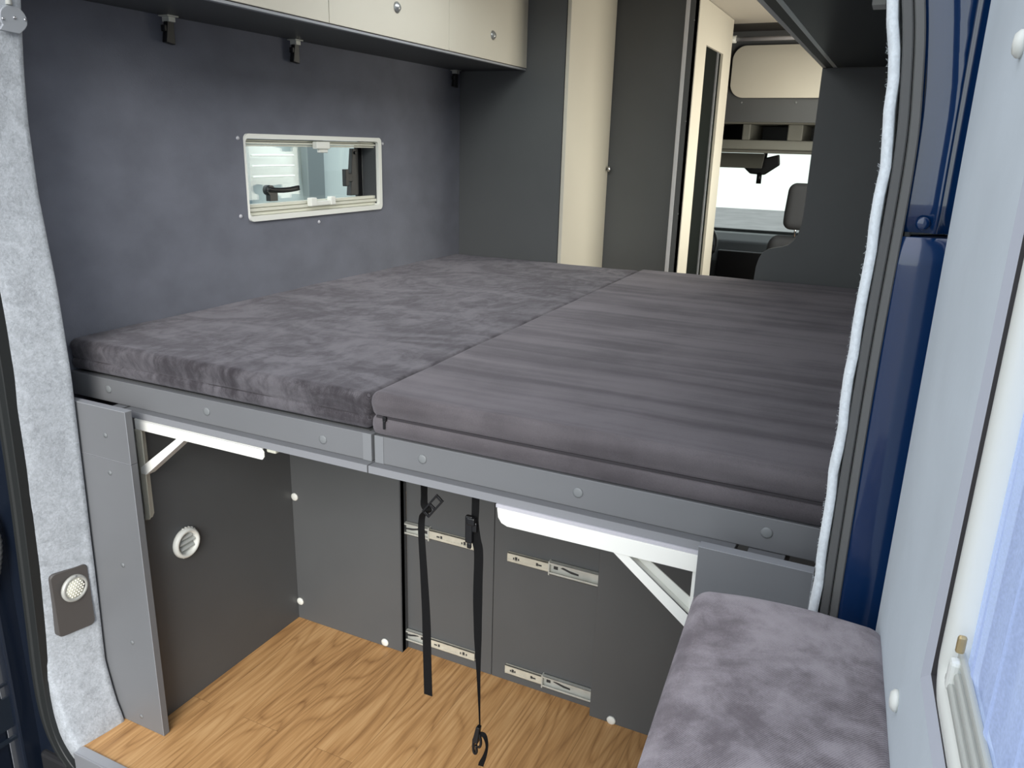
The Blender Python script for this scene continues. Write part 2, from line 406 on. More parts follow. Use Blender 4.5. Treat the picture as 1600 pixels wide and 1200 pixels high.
# ceiling with openings for two unseen hatches added to let in light
c = MB()
def plate_z(mb, x0, x1, y0, y1, z0, z1, holes):
    ys = sorted({y0, y1, *[h[2] for h in holes], *[h[3] for h in holes]})
    for a, b in zip(ys, ys[1:]):
        hs = sorted([h for h in holes if h[2] <= a and h[3] >= b]); x = x0
        for h in hs:
            mb.box((x, a, z0), (h[0], b, z1)); x = h[1]
        mb.box((x, a, z0), (x1, b, z1))
H1 = (-.37, .27, .63, 1.27); H2 = (.55, .85, 2.68, 3.22)
plate_z(c, -.97, .97, -.22, 3.40, 2.125, 2.16, [H1, H2])
tagS(c.build('ceiling', CEIL), 'cream ceiling panel of the van')
for i, h in enumerate((H1, H2)):
    k = struct('window_%d' % (i+3), ((h[0]+h[1])/2, (h[2]+h[3])/2, 2.125), 'unseen roof hatch added in the cream ceiling to let in light')
    f = MB()
    for (a, b) in (((h[0]-.03, h[2]-.03), (h[1]+.03, h[2])), ((h[0]-.03, h[3]), (h[1]+.03, h[3]+.03)), ((h[0]-.03, h[2]), (h[0], h[3])), ((h[1], h[2]), (h[1]+.03, h[3]))):
        f.box((a[0], a[1], 2.112), (b[0], b[1], 2.20))
    f.build('added_hatch_frame', WHITE_P, k, .004)
    MB().box((h[0], h[2], 2.19), (h[1], h[3], 2.196)).build('added_hatch_pane', GLASS, k)

# ---- left wall with window opening
WX = -.905; WIN = (.645, 1.335, 1.243, 1.480)   # y0,y1,z0,z1
wl = MB()
def wall_x(mb, x0, x1, y0, y1, z0, z1, holes):
    ys = sorted({y0, y1, *[h[0] for h in holes], *[h[1] for h in holes]})
    for a, b in zip(ys, ys[1:]):
        hs = sorted([h for h in holes if h[0] <= a and h[1] >= b], key=lambda h: h[2]); z = z0
        for h in hs:
            mb.box((x0, a, z), (x1, b, h[2])); z = h[3]
        mb.box((x0, a, z), (x1, b, z1))
wall_x(wl, -.975, WX, -.05, 3.75, -.03, 2.125, [WIN])
tagS(wl.build('wall_left', WALL), 'grey suede-clad side wall of the van')
wr = MB(); WIN_R = (2.15, 3.25, .95, 1.75)
wall_x(wr, .92, .975, -.05, 3.75, -.03, 2.125, [WIN_R])
tagS(wr.build('wall_right', WALL), 'grey suede-clad wall on the door side')
k = struct('window_5', (.95, 2.7, .95), 'unseen side window added to light the aisle')  # window out of view, added to let light into the aisle
MB().box((.935, 2.15, .95), (.94, 3.25, 1.75)).build('window_pane', GLASS, k)
f = MB()
f.box((.915, 2.15, .95), (.93, 2.19, 1.75)).box((.915, 3.21, .95), (.93, 3.25, 1.75)).box((.915, 2.19, .95), (.93, 3.21, .99)).box((.915, 2.19, 1.71), (.93, 3.21, 1.75))
f.build('window_frame', WHITE_P, k, .004)

# ---- window_1 in the left wall
W1 = struct('window_1', (WX, .99, 1.243), 'small ivory-framed side window with black catches')
y0, y1, z0, z1 = WIN
fr = MB()
outer = rrect(y0-.001, y1+.010, z0-.012, z1+.010, .016); inner = rrect(y0+.000, y1-.010, z0+.004, z1-.004, .012)
n_ = len(outer)
for xa, xb in ((WX-.002, WX+.008),):
    vs = [(xb, *p) for p in outer]+[(xb, *p) for p in inner]+[(xa, *p) for p in outer]+[(WX-.072, *p) for p in inner]
    fs = []
    for i in range(n_):
        j = (i+1) % n_
        fs += [(i, j, n_+j, n_+i), (2*n_+i, 2*n_+j, j, i), (n_+i, n_+j, 3*n_+j, 3*n_+i)]
    fr.add(vs, fs)
fr.build('window_frame', WHITE_P, W1, .0025)
# dark reveal lining on the far side
MB().box((WX-.066, y1-.0125, z0+.010), (WX-.004, y1-.0115, z1-.008)).build('reveal', PANEL_D, W1)
# black acrylic pane frame + pane
sf = MB()
a0, a1, b0, b1 = y0+.001, y1-.011, z0+.005, z1-.005; q = .010
sf.box((WX-.080, a0, b0), (WX-.068, a1, b0+q)).box((WX-.080, a0, b1-q), (WX-.068, a1, b1)).box((WX-.080, a0, b0), (WX-.068, a0+q, b1)).box((WX-.080, a1-q-.02, b0), (WX-.068, a1, b1))
sf.build('pane_seal', BLACK, W1)
MB().box((WX-.078, a0+.002, b0+.002), (WX-.074, a1-.002, b1-.002)).build('window_pane', GLASS, W1)
# blind cassettes: ribbed rails top and bottom
for zz0, zz1 in ((z0+.005, z0+.040), (z1-.026, z1-.005)):
    rl = MB(); nrib = 3; h = (zz1-zz0)/nrib
    for i in range(nrib):
        rl.box((WX-.030+.004*(i % 2), y0+.002, zz0+i*h), (WX-.010+.006*(i % 2), y1-.0115, zz0+(i+1)*h-.0015))
    rl.build('blind_rail', IVORY, W1, .0012)
tb = MB(); tb.box((WX-.006, .925, z0+.020), (WX+.014, .955, z0+.048)).box((WX-.006, 1.030, z0+.020), (WX+.014, 1.055, z0+.048)).box((WX-.004, .955, z0+.020), (WX+.010, 1.03, z0+.036))
tb.build('blind_tab', WHITE_P, W1, .003)
tb = MB(); tb.box((WX-.006, .965, z1-.032), (WX+.014, 1.035, z1-.008)).box((WX-.004, .985, z1-.044), (WX+.008, 1.03, z1-.030))
tb.build('blind_tab', WHITE_P, W1, .003)
# black catches
c1 = MB(); c1.cyl((WX-.066, .80, z0+.075), .016, .022, 'x', 16)
c1.sweep(smoothpath([(WX-.046, .785, z0+.078), (WX-.040, .83, z0+.074), (WX-.036, .88, z0+.075), (WX-.038, .925, z0+.079)], 3), [(-.008, -.004), (.008, -.004), (.008, .004), (-.008, .004)], (1, 0, 0))
c1.box((WX-.068, .80, z0+.040), (WX-.05, .835, z0+.070))
c1.build('window_catch', BLACK, W1)
c2 = MB(); c2.hexa([(WX-.070, 1.225, z0+.04), (WX-.05, 1.225, z0+.04), (WX-.05, 1.275, z0+.04), (WX-.070, 1.275, z0+.04), (WX-.070, 1.25, z1-.03), (WX-.055, 1.25, z1-.03), (WX-.055, 1.285, z1-.03), (WX-.070, 1.285, z1-.03)])
c2.box((WX-.056, 1.185, z0+.075), (WX-.040, 1.205, z0+.135)).box((WX-.06, 1.2, z0+.09), (WX-.045, 1.235, z0+.12))
c2.cyl((WX-.055, 1.262, z1-.045), .006, .006, 'x', 10)
c2.build('window_stay', BLACK, W1, .002)
for (yy, zz) in ((.622, 1.476), (1.362, 1.470), (1.345, 1.246), (.612, 1.250), (.975, 1.208)):
    MB().dome((WX, yy, zz), .0065, .004, 'x', 14).build('screw', ALU_L, W1)

# ---- rear pillars: felt lining, rubber seal, body jamb
TABL = [(0, -.762), (.06, -.785), (.168, -.806), (.415, -.797), (.944, -.782), (1.145, -.788), (1.353, -.807), (1.498, -.806), (1.599, -.796), (1.731, -.775), (1.95, -.71), (2.12, -.62)]
TABR = [(-.05, -.80), (.0, -.838), (.1, -.858), (.3, -.846), (.466, -.836), (.67, -.822), (.89, -.814), (1.03, -.812), (1.5, -.815), (1.75, -.79), (1.95, -.72), (2.12, -.63)]
pl = MB(); zs = [-.036+i*.03 for i in range(73)]; rows = []
for z in zs:
    xi = interp(TABL, z)+.009; xo = interp(TABR, z)+.012; xc = lerp(-.768, xo, min(1, max(0, z/.22))**.8)
    wob = .004*noise.noise(Vector((z*6, 1, 0)))
    row = [(-.955, -.083, z), (xi-.03, -.0825, z), (xi-.006, -.083, z), (xi+wob*.3, -.088, z)]
    for k in range(1, 7):
        tt = k/7; y = lerp(-.08, -.205, tt)
        row.append((lerp(xi, xc, tt)+.002*math.sin(math.pi*tt)+.003*noise.noise(Vector((z*9, y*20, 3))), y, z))
    row += [(xc, -.203, z), (xc-.004, -.209, z), (min(xo, xc-.012), -.212, z), (min(xo, xc-.012)-.012, -.200, z), (-.955, -.15, z)]
    rows.append(row)
def grid(mb, rows, closed_u=True, smooth=True, caps=True):
    n = len(rows[0]); vs = [p for r in rows for p in r]; fs = []
    for i in range(len(rows)-1):
        for k in range(n if closed_u else n-1):
            l = (k+1) % n; fs.append((i*n+k, i*n+l, (i+1)*n+l, (i+1)*n+k))
    if caps: fs += [tuple(range(n))[::-1], tuple(range((len(rows)-1)*n, len(rows)*n))]
    mb.add(vs, fs, smooth)
grid(pl, rows)
tagS(pl.build('trim_2', FELT), 'pale grey felt lining on the left rear pillar')
# right pillar felt: curved edge strip facing the doorway
TR = [(0, .862), (.8, .855), (1.05, .853), (1.26, .853), (1.46, .856), (1.55, .851), (1.63, .840), (1.80, .80), (2.0, .70), (2.12, .60)]
pr = MB(); rows = []
rnd = random.Random(3)
for z in zs:
    x = interp(TR, z)+.0012*math.sin(z*61)+.0015*noise.noise(Vector((z*40, 2, 0)))
    rows.append([(x+.004, -.05, z), (x, -.12, z), (x-.001, -.20, z), (x+.000, -.240, z), (x+.003, -.249, z), (x+.011, -.250, z), (x+.0125, -.20, z), (.955, -.10, z), (.955, -.05, z)])
grid(pr, rows)
for i in range(500):      # loose fibres along the felt edge
    z = rnd.uniform(.75, 1.75); x = interp(TR, z)+.001; y = -.225
    p = Vector((x, y, z)); d = Vector((-rnd.uniform(.001, .0035), rnd.uniform(-.002, .002), rnd.uniform(-.004, .004)))
    pr.tube([p, p+d*.6+Vector((0, 0, rnd.uniform(-.001, .001))), p+d], .00014, 3)
tagS(pr.build('trim_3', FELT_R), 'white felt lining on the right rear pillar')
# rubber seals following the doorway
def seal(path, name, mats, label, side):
    r = struct(name, path[0], label)
    def prof(a0, a1, b0, b1): return [(a0, b0), (a1, b0), (a1, b1-.001), (a1-.0015, b1+.001), (a0+.0015, b1+.001), (a0, b1-.001)]
    for (nm, a0, a1, b1, mt) in mats:
        MB().sweep(path, [(side*p, q_) for p, q_ in prof(a0, a1, -.02, b1)], (0, -1, 0), smooth=False).build(nm, mt, r)
RP = smoothpath([(interp(TR, z)+.0125, -.235, z) for z in (0.0, .3, .6, .8, 1.05, 1.26, 1.46, 1.55, 1.63, 1.75, 1.88, 2.0)]+[(.50, -.235, 2.09), (0, -.235, 2.11)], 6)
RP = [Vector((.868, -.235, -.06))]+RP
seal(RP, 'trim_4', [('seal_rib', .0005, .0110, .013, RUB_GD), ('seal_rib', .0117, .0222, .011, RUB_G), ('seal_bulb', .0226, .0300, .003, RUB)], 'ribbed grey rubber seal round the right edge of the doorway', 1)
LP = smoothpath([(-.45, -.212, -.115), (-.64, -.212, -.105), (-.72, -.212, -.085), (-.775, -.212, -.055), (-.815, -.212, -.02), (-.842, -.212, .03), (-.853, -.212, .10), (-.852, -.212, .2), (-.843, -.212, .32), (-.833, -.212, .466), (-.820, -.212, .67), (-.812, -.212, .89), (-.809, -.212, 1.05), (-.812, -.212, 1.5), (-.79, -.212, 1.75), (-.70, -.212, 2.0), (-.4, -.212, 2.09), (0, -.212, 2.10)], 6)
LP = [p+Vector((.012 if p.z > -.05 else 0, 0, 0)) for p in LP]
seal(LP, 'trim_5', [('seal_bulb', .002, .024, .012, RUB), ('seal_rib', .0248, .044, .006, mat('seal_mid', (.035, .037, .037), .55)), ('seal_rib', .0448, .064, .000, RUB)], 'black rubber seal round the left edge of the doorway', -1)

# body jambs and outer shell
jb = MB()
def jamb(z0_, z1_, bulge):
    prof = [(.880, -.2), (.884, -.236), (.893, -.240), (.905, -.240+bulge), (.917, -.2405), (.919, -.246), (.9225, -.247), (.925, -.241), (.93, -.238), (.99, -.238), (1.0, -.22), (1.0, -.1), (.98, -.1)]
    rows = []
    for i in range(25):
        z = lerp(z0_, z1_, i/24); dx = (interp(TR, z)-.853) if z > 1.5 else 0
        rows.append([(x+dx*(1 if x < .92 else 0), y, z) for x, y in prof])
    grid(jb, rows)
jamb(1.397, 2.12, .002); jb2 = MB()
prof = [(.880, -.2), (.884, -.243), (.895, -.247), (.915, -.247), (.930, -.244), (.99, -.244), (1.0, -.22), (1.0, -.1), (.98, -.1)]
rows = [[(x, y + (.004*math.exp(-((z-1.386)/.006)**2)), z) for x, y in prof] for z in [-.45+(1.392+.45)*i/60 for i in range(61)]]
grid(jb2, rows)
jb3 = MB(); jb3.add([v for v in jb.v], jb.f, True); jb3.add(jb2.v, jb2.f, True)
jb3.dome((.908, -.240, 1.407), .0075, -.004, 'y', 14)
tagS(jb3.build('wall_rear_right', NAVY), 'navy painted body pillar right of the doorway')
jl = MB(); jl.box((-.99, -.205, -.45), (-.875, -.10, 2.12)).box((-.99, -.25, -.45), (-.935, -.10, 2.12))
tagS(jl.build('wall_rear_left', NAVY_D, bevel=.006), 'body pillar left of the doorway, shade put into its navy')
bs = MB()
bs.box((-1.0, -.10, -.40), (-.977, 5.2, .0)); wall_x(bs, -1.0, -.977, -.10, 5.2, 0, 2.2, [WIN, (4.1, 4.9, .95, 1.6)])
bs.box((.977, -.10, -.40), (1.0, 5.2, .0)); wall_x(bs, .977, 1.0, -.10, 5.2, 0, 2.2, [WIN_R, (4.1, 4.9, .95, 1.6)])
tagS(bs.build('wall_body', NAVY), 'navy painted outer side panels of the van')
rf = MB(); plate_z(rf, -1.0, 1.0, -.24, 4.4, 2.2, 2.22, [H1, H2]); tagS(rf.build('trim_6', NAVY), 'navy roof skin')
sl = MB(); sl.box((-1.0, -.34, -.50), (1.0, -.10, -.16)).box((-.92, -.22, -.16), (.92, -.06, -.06)).box((-.9, -.06, -.3), (.9, 5.0, -.03))
tagS(sl.build('trim_7', mat('bumper_plastic', (.02, .02, .022), .5), bevel=.01), 'black bumper and sill below the doorway')

# ---- left rear door (open), its shade put into the dark navy colour
D2 = struct('door_2', (-.955, -.30, -.3), 'open left rear door, navy darkened to show shade')
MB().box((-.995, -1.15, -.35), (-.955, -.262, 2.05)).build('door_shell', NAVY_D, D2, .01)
MB().box((-.955, -1.12, .155), (-.948, -.185, .162)).box((-.955, -1.12, -.004), (-.945, -.19, .004)).box((-.957, -1.12, .03), (-.951, -.19, .12)).build('door_ledge', mat('dark_blue_plastic', (.008, .014, .024), .6), D2)
hs = MB(); N = 60
p_ = smoothpath([(-.925, -.250, .62), (-.915, -.236, .56), (-.925, -.244, .48), (-.94, -.262, .41), (-.95, -.275, .35)], 12)
rr = [.013+.002*(i % 2) for i in range(len(p_))]
hs.tube(p_, rr, 12); o = hs.build('cable_conduit', RUB_G)
o['label'] = 'corrugated grey cable conduit beside the left door seal'; o['category'] = 'conduit'

# ---- right rear door (open just past square) with lining and window
DA = math.radians(3.5); DP0 = Vector((.932, -.28, 0)); DT = Vector((math.sin(DA), -math.cos(DA), 0)); DN = Vector((math.cos(DA), math.sin(DA), 0))
def dxf(p): return DP0+DT*p[0]+DN*p[1]+Vector((0, 0, p[2]))       # (along door, into door, up)
D1 = struct('door_1', tuple(dxf((0, 0, -.3))), 'open right rear door with grey lining')
WT0, WT1, WZ0, WZ1 = .340, .86, 1.100, 1.90
def frame_plate(mb, t0, t1, z0_, z1_, a, b, c_, d, y0_, y1_):
    mb.box((t0, y0_, z0_), (a, y1_, z1_)).box((b, y0_, z0_), (t1, y1_, z1_)).box((a, y0_, z0_), (b, y1_, c_)).box((a, y0_, d), (b, y1_, z1_))
ln = MB(dxf)
# front board with softened window edge
T0, T1, Z0_, Z1_ = .0, .95, -.30, 2.08
E_ = .014
vs = [(T0, 0, Z0_), (T1, 0, Z0_), (T1, 0, Z1_), (T0, 0, Z1_),
      (WT0-E_, 0, WZ0-E_), (WT1+E_, 0, WZ0-E_), (WT1+E_, 0, WZ1+E_), (WT0-E_, 0, WZ1+E_)]
ln.add(vs, [(0, 1, 5, 4), (1, 2, 6, 5), (2, 3, 7, 6), (3, 0, 4, 7)])
ln.add([(T0, 0, Z0_), (T0, 0, Z1_), (T0, .02, Z1_), (T0, .02, Z0_)], [(0, 1, 2, 3)])
ln.build('lining_board', LINING, D1)
le = MB(dxf)
ring0 = [(WT0-E_, 0, WZ0-E_), (WT1+E_, 0, WZ0-E_), (WT1+E_, 0, WZ1+E_), (WT0-E_, 0, WZ1+E_)]
ring1 = [(WT0, .004, WZ0), (WT1, .004, WZ0), (WT1, .004, WZ1), (WT0, .004, WZ1)]
ring2 = [(WT0+.002, .022, WZ0+.002), (WT1, .022, WZ0+.002), (WT1, .022, WZ1), (WT0+.002, .022, WZ1)]
le.add(ring0+ring1, [(i, (i+1) % 4, 4+(i+1) % 4, 4+i) for i in range(4)])
le.build('lining_edge', LINING_E, D1)
rv = MB(dxf); rv.add(ring1+ring2, [(i, (i+1) % 4, 4+(i+1) % 4, 4+i) for i in range(4)])
for a_, b_ in ((ring2[0], ring2[3]),): rv.add([a_, (a_[0]+.03, .022, a_[2]), (b_[0]+.03, .022, b_[2]), b_], [(0, 1, 2, 3)])
rv.add([ring2[0], ring2[1], (ring2[1][0], .022, WZ0+.03), (ring2[0][0], .022, WZ0+.03)], [(0, 1, 2, 3)])
rv.build('reveal', mat('gap_shade', (.045, .042, .045), .7), D1)  # shadow between lining and window frame, put into the colour
sh = MB(dxf); frame_plate(sh, -.015, .97, -.34, 2.10, .36, .87, 1.12, 1.9, .03, .055)
sh.box((-.016, .012, -.34), (-.002, .055, 2.10))
sh.build('door_shell', NAVY, D1, .006)
# cream window frame: rounded section swept round the opening
def ringpath(a, b, c_, d, r, y, n=6): return [(p[0], y, p[1]) for p in rrect(a, b, c_, d, r, n)]
wf = MB(dxf)
half = [(-.014, .020), (-.015, .006), (-.012, .000), (-.005, -.003), (.004, -.0035), (.009, -.001), (.012, .003), (.0135, .010), (.0135, .020)]
wf.sweep(ringpath(WT0+.023, WT1-.03, WZ0+.010, WZ1-.03, .022, .0065), [(-a, -b) for a, b in half][::-1], (0, -1, 0), closed=True)
wf.build('window_frame', WHITE_P, D1)
gr = MB(dxf)
for i in range(3): gr.box((WT0+.040, .005+.0025*i, WZ0+.024+.009*i), (WT1-.03, .012+.0015*i, WZ0+.0315+.009*i))
gr.build('blind_rail', mat('grey_ivory', (.46, .47, .43), .45), D1, .002)
cl = MB(dxf); cl.box((WT0+.046, .004, WZ0+.024), (WT0+.056, .012, WZ0+.048)).build('blind_catch', WHITE_P, D1, .003)
cl = MB(dxf); cl.box((WT0+.047, .006, WZ0+.052), (WT0+.051, .012, WZ0+.066)).build('blind_clip', mat('brass', (.5, .38, .2), .3, metal=.6), D1, .002)
MB(dxf).box((WT0+.05, .048, WZ0+.05), (WT1-.04, .052, WZ1-.04)).build('window_pane', GLASS, D1)
for (tt, zz) in ((.245, 1.005), (.225, 1.557)):
    cp = MB(dxf); cp.lathe([(.010, 0), (.010, -.003), (.007, -.006), (.0001, -.007)], (tt, 0, zz), 'y', 18); cp.build('screw_cap', WHITE_P, D1)
# sheer curtain hung in that window
cu = MB(dxf); rows = []; NX = 150
for j in range(26):
    z = lerp(WZ0+.022, WZ1-.02, j/25); row = []
    for i in range(NX+1):
        s_ = i/NX; tt = lerp(WT0+.012, WT1-.03, s_)
        fold = .010*math.sin(s_*46+1.2*math.sin(z*5))+.006*math.sin(s_*101+z*3+2)
        gath = 1-.55*math.exp(-((z-1.25)/.12)**2)*.4
        row.append((tt, .0175+fold*.28*gath+.001*noise.noise(Vector((s_*14, z*5, 1))), z))
    rows.append(row)
grid(cu, rows, closed_u=False, caps=False)
o = cu.build('sheer_curtain', SHEER); o['label'] = 'bluish white sheer curtain in the window of the open right door'; o['category'] = 'curtain'

# ================================================================== BED
def mattress(name, x0, x1, y0_, y1_, z0_, z1_, sh_, fab, label, seed, zs_, zipy, pull):
    r = thing(name, ((x0+x1)/2, (y0_+y1_)/2, z0_), label, 'mattress', 'the two bed mattresses')
    def disp(p, nr):
        d = Vector((0, 0, 0))
        side = 1-abs(nr.z)
        if side > .3:
            g = math.exp(-((p.z-zs_)/.004)**2); d -= Vector((nr.x, nr.y, 0))*.0045*g
            d += Vector((nr.x, nr.y, 0))*(.0018*noise.noise(Vector((p.x*9, p.y*9, p.z*25+seed))))
            bul = .003*math.sin(math.pi*min(max((p.z-z0_)/(z1_-z0_), 0), 1)*2)**2; d += Vector((nr.x, nr.y, 0))*bul
        if nr.z > .3:
            d += Vector((0, 0, .0022*noise.noise(Vector((p.x*3.5, p.y*3.5, seed)))+.0012*noise.noise(Vector((p.x*11, p.y*11, seed)))))
        d += Vector((sh_*(p.y-y0_)/(y1_-y0_), 0, 0))
        return d
    MB().rbox((x0, y0_, z0_), (x1, y1_, z1_), .013, (46, 80, 22), disp).build('cover', fab, r)
    q = MB()
    hz_ = .0022 if pull else .0007; q.box((x0+.012, y0_+(.0002 if pull else .003), zs_-hz_), (x1-.012, y0_+.012, zs_+hz_))
    q.build('zip' if pull else 'seam', ZIP, r)
    if pull:
        q = MB(); q.box((x0+.030, y0_-.006, zs_-.006), (x0+.038, y0_+.001, zs_+.003)).box((x0+.0315, y0_-.007, zs_-.022), (x0+.0365, y0_-.004, zs_-.004)); q.build('zip_pull', BLACK, r, .001)
    return r
mattress('mattress', -.898, -.011, .004, 1.935, .921, .998, -.030, FAB_L, 'left mattress with mottled dark plush cover beside the side wall', 5, .950, 0, False)
mattress('mattress', -.001, .868, -.002, 1.930, .916, 1.006, -.033, FAB_R, 'right mattress with smoother purplish grey cover and front zip', 9, .957, 0, True)

def bed_frame(x0, x1, label, caps, endx):
    r = thing('bed_frame', ((x0+x1)/2, .9, .857), label, 'bed frame', 'the two bed frames')
    MB().box((x0, 0, .857), (x1, .018, .915)).build('front_rail', RAIL, r, .0012)
    MB().box((x0+.018, .018, .900), (x1-.018, 1.93, .9155)).build('base_board', PANEL, r)
    for a, b in ((x0, x0+.018), (x1-.018, x1)):
        MB().box((a, .018, .857), (b, 1.93, .913)).build('side_rail', RAIL, r, .001)
    MB().box((endx, -.0015, .857), (endx+.021, .0, .9155)).build('end_block', mat('grey_board_light', (.20, .207, .217), .48), r, .0006)
    for cx, cz in caps:
        q = MB(); q.lathe([(.0095, 0), (.0095, -.0012), (.007, -.0020), (.0001, -.0022)], (cx, 0, cz), 'y', 24); q.build('screw_cap', CAP, r)
bed_frame(-.905, -.0035, 'left bed frame with grey board front rail and square end', [(-.769, .889), (-.451, .887), (-.126, .881)], -.0245)
bed_frame(.0045, .862, 'right bed frame with grey board front rail near the right pillar', [(.116, .886), (.441, .887), (.767, .889)], .0045)

# ---- slide-out boards under the frames
def board(x0, x1, label, extra=None):
    r = thing('slide_out_board', ((x0+x1)/2, .2, .838), label, 'board', 'slide-out boards under the bed')
    q = MB(); q.box((x0, -.020, .840), (x1, .55, .8565)); q.build('board', RAIL, r, .001)
    MB().box((x0, -.0205, .8405), (x1, -.0195, .8560)).build('edge_band', mat('edge_grey', (.235, .240, .255), .45), r)
    return r
board(-.700, -.0015, 'thin left slide-out board with pale edge under the bed rail')
board(.0015, .722, 'thin right slide-out board with pale edge under the bed rail')
for a, b, lab in ((-.745, -.712, 'small grey support block behind the left post, at bed rail'), (.742, .800, 'small grey support block behind the right post, at bed rail')):
    q = MB().box((a, -.020, .835), (b, .30, .8555)).box((a, .02, .80), (b, .30, .8555)).build('support_block', RAIL, None, .001); q['label'] = lab; q['category'] = 'block'

# ---- posts: boards in front of the garage opening, each split high up
def post(x0, x1, cx, caps_hi, caps_lo, side):
    hi = thing('post_board', ((x0+x1)/2, -.07, .750), 'short upper %s post board under the bed corner' % side, 'panel', 'post boards at the bed corners')
    MB().box((x0, -.080, .7512), (x1, -.062, .879)).build('board', RAIL, hi, .001)
    e = MB(); e.box((x0, -.0805, .8783), (x1, -.0615, .8797)); e.build('edge_band', EDGE, hi)
    MB().box((x1-.001, -.0803, .7515), (x1+.0003, -.0793, .8785)).build('edge_glint', EDGE, hi)  # thin pale strip paints the highlight on the arris
    MB().box((x0, -.0803, .7512), (x1, -.0798, .7519)).build('edge_glint', EDGE, hi)  # pale strip paints the highlight along the joint
    for a, b in caps_hi: MB().lathe([(.006, 0), (.006, -.001), (.0001, -.0016)], (a, -.08, b), 'y', 18).build('screw_cap', CAP, hi)
    lo = thing('post_board', ((x0+x1)/2, -.07, 0), 'tall lower %s post board standing on the oak floor' % side, 'panel', 'post boards at the bed corners')
    MB().box((x0, -.080, 0.0005), (x1, -.062, .7502)).build('board', RAIL, lo, .001)
    MB().box((x1-.001, -.0803, .001), (x1+.0003, -.0793, .7500)).build('edge_glint', EDGE, lo)  # arris highlight painted as a pale strip here too
    for a, b in caps_lo: MB().lathe([(.006, 0), (.006, -.001), (.0001, -.0016)], (a, -.08, b), 'y', 18).build('screw_cap', CAP, lo)
    return hi, lo
post(-.835, -.618, 0, [(-.692, .811)], [(-.693, .717), (-.690, .475), (-.693, .256), (-.695, .033)], 'left')
post(.676, .848, 0, [], [(.76, .6), (.76, .3)], 'right')
# ---- garage side panel with air vent
sp = thing('partition_panel', (-.678, .23, 0), 'dark side panel of the storage space with a white air vent', 'panel')
MB().box((-.687, -.062, .0005), (-.669, .512, .840)).build('board', PANEL, sp, .001)
vc = (-.669, .0885, .4635)
v = MB()
v.lathe([(.040, 0), (.0415, .005), (.040, .012), (.036, .016), (.031, .015), (.028, .008), (.026, .0015)], vc, 'x', 40)
v.build('vent_ring', WHITE_P, sp)
for k in range(14):
    a = 2*math.pi*k/14; v2 = None
v = MB()
for k in range(16):
    a = -1.9+3.6*k/15
    v.cyl((vc[0]+.001, vc[1]+.0405*math.cos(a), vc[2]+.0405*math.sin(a)), .0022, .006, 'x', 8)
v.build('ring_teeth', WHITE_P, sp)
v = MB(); v.cyl((vc[0], vc[1], vc[2]), .0262, .0018, 'x', 28)
for zc_, hw in ((-.012, .022), (.004, .0255), (.018, .018)):
    v.hexa([(vc[0]+.0018, vc[1]-hw, vc[2]+zc_+.004), (vc[0]+.011, vc[1]-hw, vc[2]+zc_-.004), (vc[0]+.011, vc[1]+hw, vc[2]+zc_-.004), (vc[0]+.0018, vc[1]+hw, vc[2]+zc_+.004),
            (vc[0]+.0018, vc[1]-hw, vc[2]+zc_+.0065), (vc[0]+.011, vc[1]-hw, vc[2]+zc_-.0015), (vc[0]+.011, vc[1]+hw, vc[2]+zc_-.0015), (vc[0]+.0018, vc[1]+hw, vc[2]+zc_+.0065)])
v.build('vent_louvre', mat('vent_grey', (.45, .47, .45), .45), sp)
# small LED-lit caps glow not built: plain white covers

